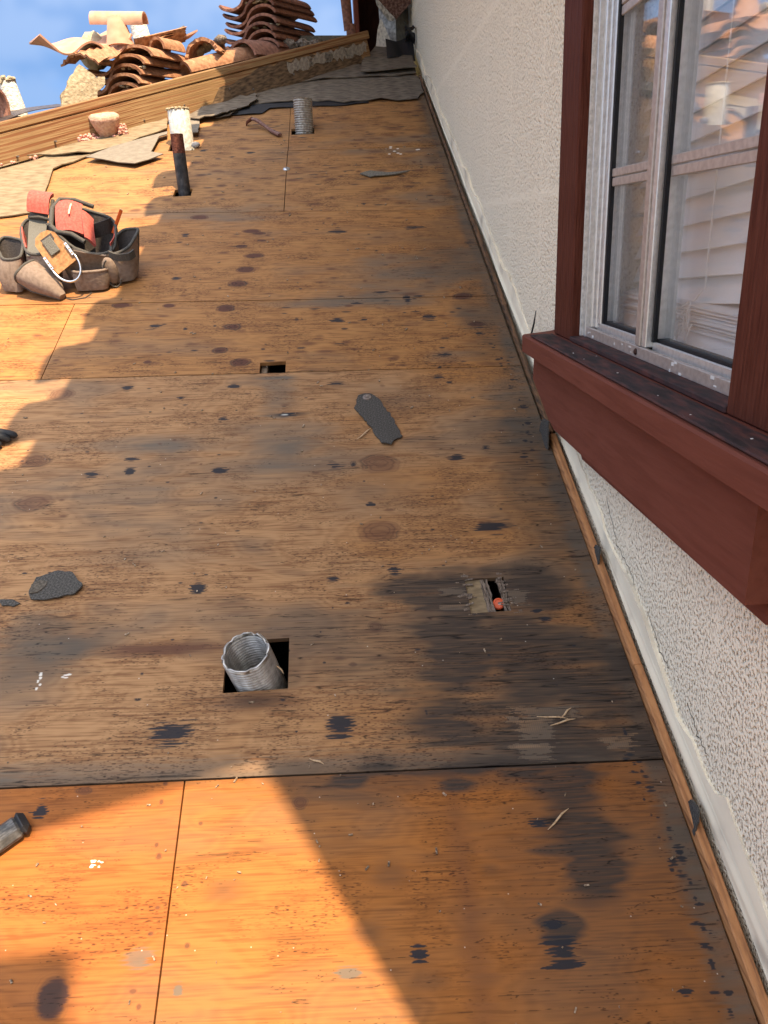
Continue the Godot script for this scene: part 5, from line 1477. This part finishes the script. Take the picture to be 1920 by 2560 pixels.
func build_belt() -> void:
	var belt := on_roof("tool_belt", "worn taupe canvas tool belt with red padding lying in the sun", "tool belt", -1.0, 3.08)
	var canvas_m := mat("taupe_canvas", [lin(0.15, 0.112, 0.09), lin(0.20, 0.152, 0.124), lin(0.235, 0.182, 0.148)], Vector3(8, 8, 8), 0.95, 0.0012, 160, 0.03, 5)
	var inner := mat("dark_lining", [lin(0.035, 0.03, 0.03), lin(0.075, 0.065, 0.062)], Vector3(20, 20, 20), 0.9, 0.0008, 161, 0.03, 4)
	var bind := mat("black_binding", [lin(0.05, 0.048, 0.045), lin(0.10, 0.095, 0.088)], Vector3(40, 40, 40), 0.9, 0.0008, 162, 0.03, 4)
	var red := mat("red_padding", [lin(0.33, 0.06, 0.05), lin(0.42, 0.09, 0.072), lin(0.46, 0.13, 0.105)], Vector3(12, 12, 12), 0.9, 0.001, 163, 0.03, 4)
	var web := mat("grey_webbing", [lin(0.10, 0.10, 0.09), lin(0.17, 0.165, 0.15)], Vector3(60, 20, 60), 0.95, 0.001, 164, 0.03, 4)
	var hide := mat("tan_leather", [lin(0.22, 0.105, 0.038), lin(0.30, 0.15, 0.056), lin(0.36, 0.19, 0.08)], Vector3(10, 10, 10), 0.6, 0.0008, 165, 0.02, 5)
	var steel := plain("bright_steel", lin(0.6, 0.6, 0.6), 0.2, 1.0)
	var X := Vector3.RIGHT
	# big middle pouch, mouth tilted towards the camera
	var p3 := pouch(belt, "pouch", [[L(-0.895, 3.09, 0.012), Vector3(0.075, 0, 0.01), Vector3(0, 0.004, 0.05)], [L(-0.89, 3.10, 0.045), Vector3(0.095, -0.01, 0.015), Vector3(0, 0.012, 0.075)], [L(-0.888, 3.12, 0.10), Vector3(0.103, -0.02, 0.02), Vector3(0, 0.03, 0.085)], [L(-0.887, 3.155, 0.155), Vector3(0.106, -0.034, 0.02), Vector3(0.0, -0.030, 0.098)]], canvas_m, bind)
	put("inner_pocket", ribbon([L(-0.93, 3.18, 0.155), L(-0.875, 3.17, 0.14), L(-0.82, 3.19, 0.145), L(-0.81, 3.22, 0.14)], Vector3(0, 0.05, 0), 0.004), inner, p3)
	put("red_lining", ribbon([L(-0.802, 3.19, 0.118), L(-0.795, 3.14, 0.11), L(-0.80, 3.09, 0.108)], Vector3(0.004, 0.045, 0), 0.003), red, p3)
	# red padding folded over its left half
	var pad := MB.new()
	pad.sheet(func(s, t): return L(-0.985 + 0.088 * s + 0.012 * t, 3.235 - 0.12 * t, 0.222 - 0.012 * s - 0.055 * t * t + 0.012 * sin(PI * s)), 8, 8, 0.014)
	put("red_pad", pad.done(), red, belt)
	var pad2 := MB.new()
	pad2.sheet(func(s, t): return L(-0.893 + 0.03 * s + 0.016 * t, 3.20 - 0.105 * t, 0.205 - 0.035 * s - 0.05 * t * t + 0.006 * sin(PI * s)), 5, 8, 0.012)
	put("red_pad", pad2.done(), red, belt)
	put("pad_edge", tubemesh([L(-0.99, 3.13, 0.185), L(-0.97, 3.11, 0.172), L(-0.92, 3.10, 0.165), L(-0.875, 3.075, 0.145)], [0.008], 7), bind, belt)
	put("pad_edge", tubemesh([L(-0.99, 3.13, 0.185), L(-0.992, 3.20, 0.215), L(-0.975, 3.25, 0.225), L(-0.93, 3.265, 0.215), L(-0.87, 3.26, 0.19)], [0.008], 7), bind, belt)
	put("embroidery", ribbon([L(-0.925, 3.205, 0.2265), L(-0.926, 3.18, 0.2205), L(-0.926, 3.155, 0.2125)], Vector3(0.006, 0.0, 0.0), 0.001), plain("pale_thread", lin(0.6, 0.42, 0.3), 0.9), belt)
	# front pocket of the middle pouch
	pouch(belt, "front_pocket", [[L(-0.875, 3.01, 0.008), Vector3(0.055, 0, 0), Vector3(0, 0.002, 0.022)], [L(-0.872, 3.02, 0.04), Vector3(0.064, 0, 0), Vector3(0, 0.004, 0.034)], [L(-0.87, 3.03, 0.068), Vector3(0.066, 0.0, 0), Vector3(0, 0.008, 0.036)]], canvas_m, canvas_m)
	# left main pouch and its little brother
	var p2 := pouch(belt, "pouch", [[L(-1.04, 3.07, 0.012), Vector3(0.05, 0, 0.02), Vector3(0, 0.0, 0.045)], [L(-1.045, 3.09, 0.06), Vector3(0.06, 0, 0.03), Vector3(0, 0.01, 0.06)], [L(-1.055, 3.14, 0.145), Vector3(0.062, 0.0, 0.03), Vector3(0.01, -0.025, 0.085)]], canvas_m, bind)
	put("red_lining", ribbon([L(-1.112, 3.18, 0.145), L(-1.10, 3.13, 0.125), L(-1.085, 3.09, 0.112)], Vector3(0.0, 0.04, 0.0), 0.004), red, p2)
	var p1 := pouch(belt, "pouch", [[L(-1.15, 3.05, 0.012), Vector3(0.04, 0, 0.01), Vector3(0, 0.0, 0.045)], [L(-1.152, 3.07, 0.06), Vector3(0.048, 0, 0.01), Vector3(0, 0.008, 0.055)], [L(-1.145, 3.11, 0.122), Vector3(0.047, 0.0, 0.01), Vector3(0.01, -0.015, 0.058)]], canvas_m, bind)
	# long tipped pouch in front
	var across := Vector3(0.61, 0.0, -0.79)
	var raised := Vector3(0.30, 0.92, 0.23)
	var tip := pouch(belt, "tip_pouch", [[L(-0.963, 2.95, 0.013), across * 0.013, raised * 0.011], [L(-0.992, 2.972, 0.032), across * 0.034, raised * 0.027], [L(-1.035, 3.005, 0.048), across * 0.050, raised * 0.040], [L(-1.083, 3.04, 0.066), across * 0.054, raised * 0.040]], canvas_m, bind)
	put("tape", boxmesh(L(-1.078, 3.035, 0.088), Vector3(0.03, 0.012, 0.03), 0.003, Basis(Vector3.UP, 0.5) * Basis(Vector3.BACK, 0.3)), plain("red_tape", lin(0.6, 0.05, 0.04), 0.5), tip)
	put("tape", boxmesh(L(-1.055, 3.02, 0.082), Vector3(0.014, 0.01, 0.016), 0.003, Basis(Vector3.UP, 0.8)), plain("lime_tape", lin(0.5, 0.6, 0.1), 0.5), tip)
	# right pouch with a rounded holster
	var p4 := pouch(belt, "pouch", [[L(-0.765, 3.08, 0.012), Vector3(0.034, 0, -0.01), Vector3(0, 0.0, 0.045)], [L(-0.762, 3.09, 0.06), Vector3(0.04, 0, -0.012), Vector3(0, 0.008, 0.055)], [L(-0.758, 3.125, 0.122), Vector3(0.04, 0.003, -0.012), Vector3(-0.01, -0.012, 0.07)]], canvas_m, bind)
	put("strap", ribbon([L(-0.80, 3.05, 0.108), L(-0.77, 3.035, 0.102), L(-0.73, 3.04, 0.10), L(-0.715, 3.07, 0.10)], Vector3(0.0, 0.026, 0.0), 0.005), bind, belt)
	var hol := MB.new()
	hol.sphere(L(-0.805, 3.035, 0.055), Vector3(0.028, 0.05, 0.02), 0.04, 4, 8, 12)
	put("holster", hol.done(), canvas_m, belt)
	var edge := []
	for k in 15:
		var a := PI * (0.1 + 1.25 * k / 14.0)
		edge.append(L(-0.805 - 0.03 * sin(a) * 0.9 + 0.01, 3.02, 0.055 - 0.05 * -cos(a)) + Vector3(0, 0, 0.004))
	put("piping", tubemesh(edge, [0.003], 6), bind, belt)
	# grey webbing standing up through a red loop
	put("webbing", ribbon([L(-1.05, 3.06, 0.105), L(-1.05, 3.10, 0.125), L(-1.055, 3.17, 0.155), L(-1.05, 3.22, 0.19), L(-1.04, 3.25, 0.225), L(-1.035, 3.29, 0.236)], Vector3(0.058, -0.010, 0.0), 0.005), web, belt)
	put("red_loop", ribbon([L(-1.046, 3.205, 0.198), L(-1.042, 3.225, 0.225), L(-1.04, 3.25, 0.236), L(-1.038, 3.28, 0.232)], Vector3(0.070, -0.016, 0.0), 0.012), red, belt)
	put("loop_edge", tubemesh([L(-1.082, 3.20, 0.19), L(-1.046, 3.195, 0.19), L(-1.01, 3.195, 0.178), L(-1.005, 3.22, 0.20), L(-1.003, 3.26, 0.22)], [0.0065], 7), bind, belt)
	put("webbing", ribbon([L(-1.0, 3.25, 0.20), L(-0.995, 3.20, 0.17), L(-1.0, 3.13, 0.12), L(-0.985, 3.10, 0.09)], Vector3(0.03, 0.0, 0.02), 0.005), web, belt)
	put("webbing", ribbon([L(-0.985, 3.12, 0.16), L(-0.96, 3.09, 0.135), L(-0.935, 3.06, 0.12), L(-0.93, 3.03, 0.10)], Vector3(0.045, -0.012, -0.012), 0.005), web, belt)
	put("buckle", boxmesh(L(-1.0, 3.16, 0.13), Vector3(0.022, 0.006, 0.04), 0.002, Basis(Vector3.RIGHT, 0.6)), steel, belt)
	# leather hammer loop with its steel ring
	var ll := MB.new()
	ll.slab(flat([-0.045, 0.055, -0.03, 0.075, -0.005, 0.082, 0.02, 0.075, 0.035, 0.055, 0.04, 0.0, 0.045, -0.062, -0.04, -0.066, -0.046, 0.0]), func(x, y, k): return Vector3(x, y, 0.004 * k + 0.5 * x * x * 6.0), Vector3.BACK)
	var loop := put("leather_loop", ll.done(), hide, belt)
	loop.transform = Transform3D(Basis(Vector3.RIGHT, deg_to_rad(-42)) * Basis(Vector3.BACK, deg_to_rad(32)), L(-0.968, 3.045, 0.128))
	put("slot_web", boxmesh(Vector3(-0.002, 0.022, 0.012), Vector3(0.036, 0.058, 0.006), 0.002), web, loop)
	put("slot", boxmesh(Vector3(0.0, 0.03, 0.0052), Vector3(0.046, 0.062, 0.003), 0.001), inner, loop)
	var ring := []
	for k in 15:
		var a := PI * (1.0 + k / 14.0)
		ring.append(Vector3(0.046 * cos(a), -0.055 + 0.062 * sin(a), 0.012))
	ring.push_front(Vector3(-0.046, -0.01, 0.01))
	ring.append(Vector3(0.046, -0.01, 0.01))
	put("steel_ring", tubemesh(ring, [0.0042], 8), steel, loop)
	for s in [-1.0, 1.0]:
		var rv := put("rivet_plate", boxmesh(Vector3(0.043 * s, -0.022, 0.017), Vector3(0.011, 0.05, 0.003), 0.0012), steel, loop)
		for k in 3:
			put("rivet", tubemesh([Vector3(0.043 * s, -0.038 + k * 0.016, 0.018), Vector3(0.043 * s, -0.038 + k * 0.016, 0.021)], [0.0036, 0.002], 8), plain("brass", lin(0.5, 0.33, 0.12), 0.3, 0.9), rv)
	# grommet and the loose cord
	var go := []
	for k in 13:
		go.append(L(-0.936 + 0.011 * cos(TAU * k / 12.0), 3.06 - 0.006 * sin(TAU * k / 12.0), 0.123 + 0.011 * sin(TAU * k / 12.0)))
	put("grommet", tubemesh(go, [0.0038], 7, false), plain("brass", lin(0.5, 0.33, 0.12), 0.3, 0.9), belt)
	put("cord", tubemesh([L(-0.955, 2.955, 0.004), L(-0.93, 2.945, 0.003), L(-0.89, 2.955, 0.003), L(-0.875, 2.985, 0.003), L(-0.89, 3.01, 0.004), L(-0.91, 3.02, 0.006)], [0.0016], 6), bind, belt)
	# carpenter's pencil stuck in behind
	var pencil := thing("pencil", "flat orange carpenter's pencil sticking up out of the tool belt", "pencil", R(-0.802, 3.2, 0.13), roof_basis() * Basis(Vector3.BACK, -0.55) * Basis(Vector3.RIGHT, -0.2))
	put("shaft", boxmesh(Vector3(0, 0.03, 0), Vector3(0.012, 0.09, 0.008), 0.002), plain("orange_lacquer", lin(0.62, 0.10, 0.015), 0.4), pencil)
	put("end", boxmesh(Vector3(0, 0.0755, 0), Vector3(0.0115, 0.001, 0.0075), 0.0), plain("pale_wood", lin(0.55, 0.36, 0.2), 0.8), pencil)

const HAZE_WIDE := 0.68
const HAZE_NEAR := 1.15

func _ready() -> void:
	rng.seed = 20
	var cam := Camera3D.new()
	cam.name = "camera"
	cam.fov = 69.4
	cam.near = 0.02
	cam.far = 1200.0
	add_child(cam)
	cam.transform = Transform3D(Basis(Vector3(0.99726, -0.049074, 0.055354), Vector3(0.065513, 0.933415, -0.352768), Vector3(-0.034357, 0.355428, 0.934072)).orthonormalized(), Vector3(0, 1.37, 0))
	cam.current = true
	var we := WorldEnvironment.new()
	we.name = "world"
	var env := Environment.new()
	env.background_mode = Environment.BG_SKY
	var sky := PanoramaSkyMaterial.new()
	sky.panorama = hazy_sky()
	var sk := Sky.new()
	sk.sky_material = sky
	env.sky = sk
	env.background_energy_multiplier = 1.0
	env.tonemap_mode = Environment.TONE_MAPPER_LINEAR
	env.tonemap_exposure = 2.75
	env.sdfgi_enabled = true
	env.ssao_enabled = true
	env.ssil_enabled = true
	we.environment = env
	add_child(we)
	var sun := DirectionalLight3D.new()
	sun.name = "sun"
	add_child(sun)
	sun.look_at_from_position(Vector3.ZERO, -Vector3(0.23, 1.0, 0.37))
	sun.light_energy = 1.35
	sun.light_color = Color(1.0, 0.88, 0.71)
	sun.light_angular_distance = 0.53
	sun.shadow_enabled = true
	# setting
	var ground := structure("ground")
	put("lawn", boxmesh(Vector3(0, -3.1, 0), Vector3(900, 0.2, 900), 0.0), mat("dry_lawn", [lin(0.10, 0.10, 0.05), lin(0.2, 0.18, 0.1)], Vector3(0.2, 0.2, 0.2), 0.95), ground)
	build_deck()
	build_house()
	build_things()

# clear blue air with thin high cloud, unseen haze towards the sun lifting the shade
func hazy_sky() -> ImageTexture:
	var n := noise(9, 0.011, 5)
	n.domain_warp_enabled = true
	n.domain_warp_amplitude = 30.0
	var sun_at := Vector3(0.23, 1.0, 0.37).normalized()
	var w := 768
	var h := 384
	var im := Image.create_empty(w, h, false, Image.FORMAT_RGBF)
	for y in h:
		var e := PI * (0.5 - (y + 0.5) / h)
		for x in w:
			var a := TAU * (x + 0.5) / w
			var d := Vector3(sin(a) * cos(e), sin(e), -cos(a) * cos(e))
			var near := 0.5 + 0.5 * d.dot(sun_at)
			var up := maxf(d.y, 0.0)
			var low := exp(-up * 5.0)
			var c := Color(0.0, 0.066, 0.215).lerp(Color(0.004, 0.105, 0.27), low)
			var wisp := clampf((n.get_noise_3d(d.x * 130.0, d.y * 420.0, d.z * 130.0) - 0.16) * 1.0, 0.0, 0.13) * (1.0 - 0.5 * low)
			c = c.lerp(Color(0.40, 0.43, 0.47), wisp)
			var haze := HAZE_WIDE * pow(near, 2.2) + HAZE_NEAR * pow(near, 8.0)
			c += Color(haze, haze * 0.97, haze * 0.92)
			if d.y < 0.0:
				c = Color(0.16, 0.15, 0.13)
			im.set_pixel(x, y, c)
	return ImageTexture.create_from_image(im)
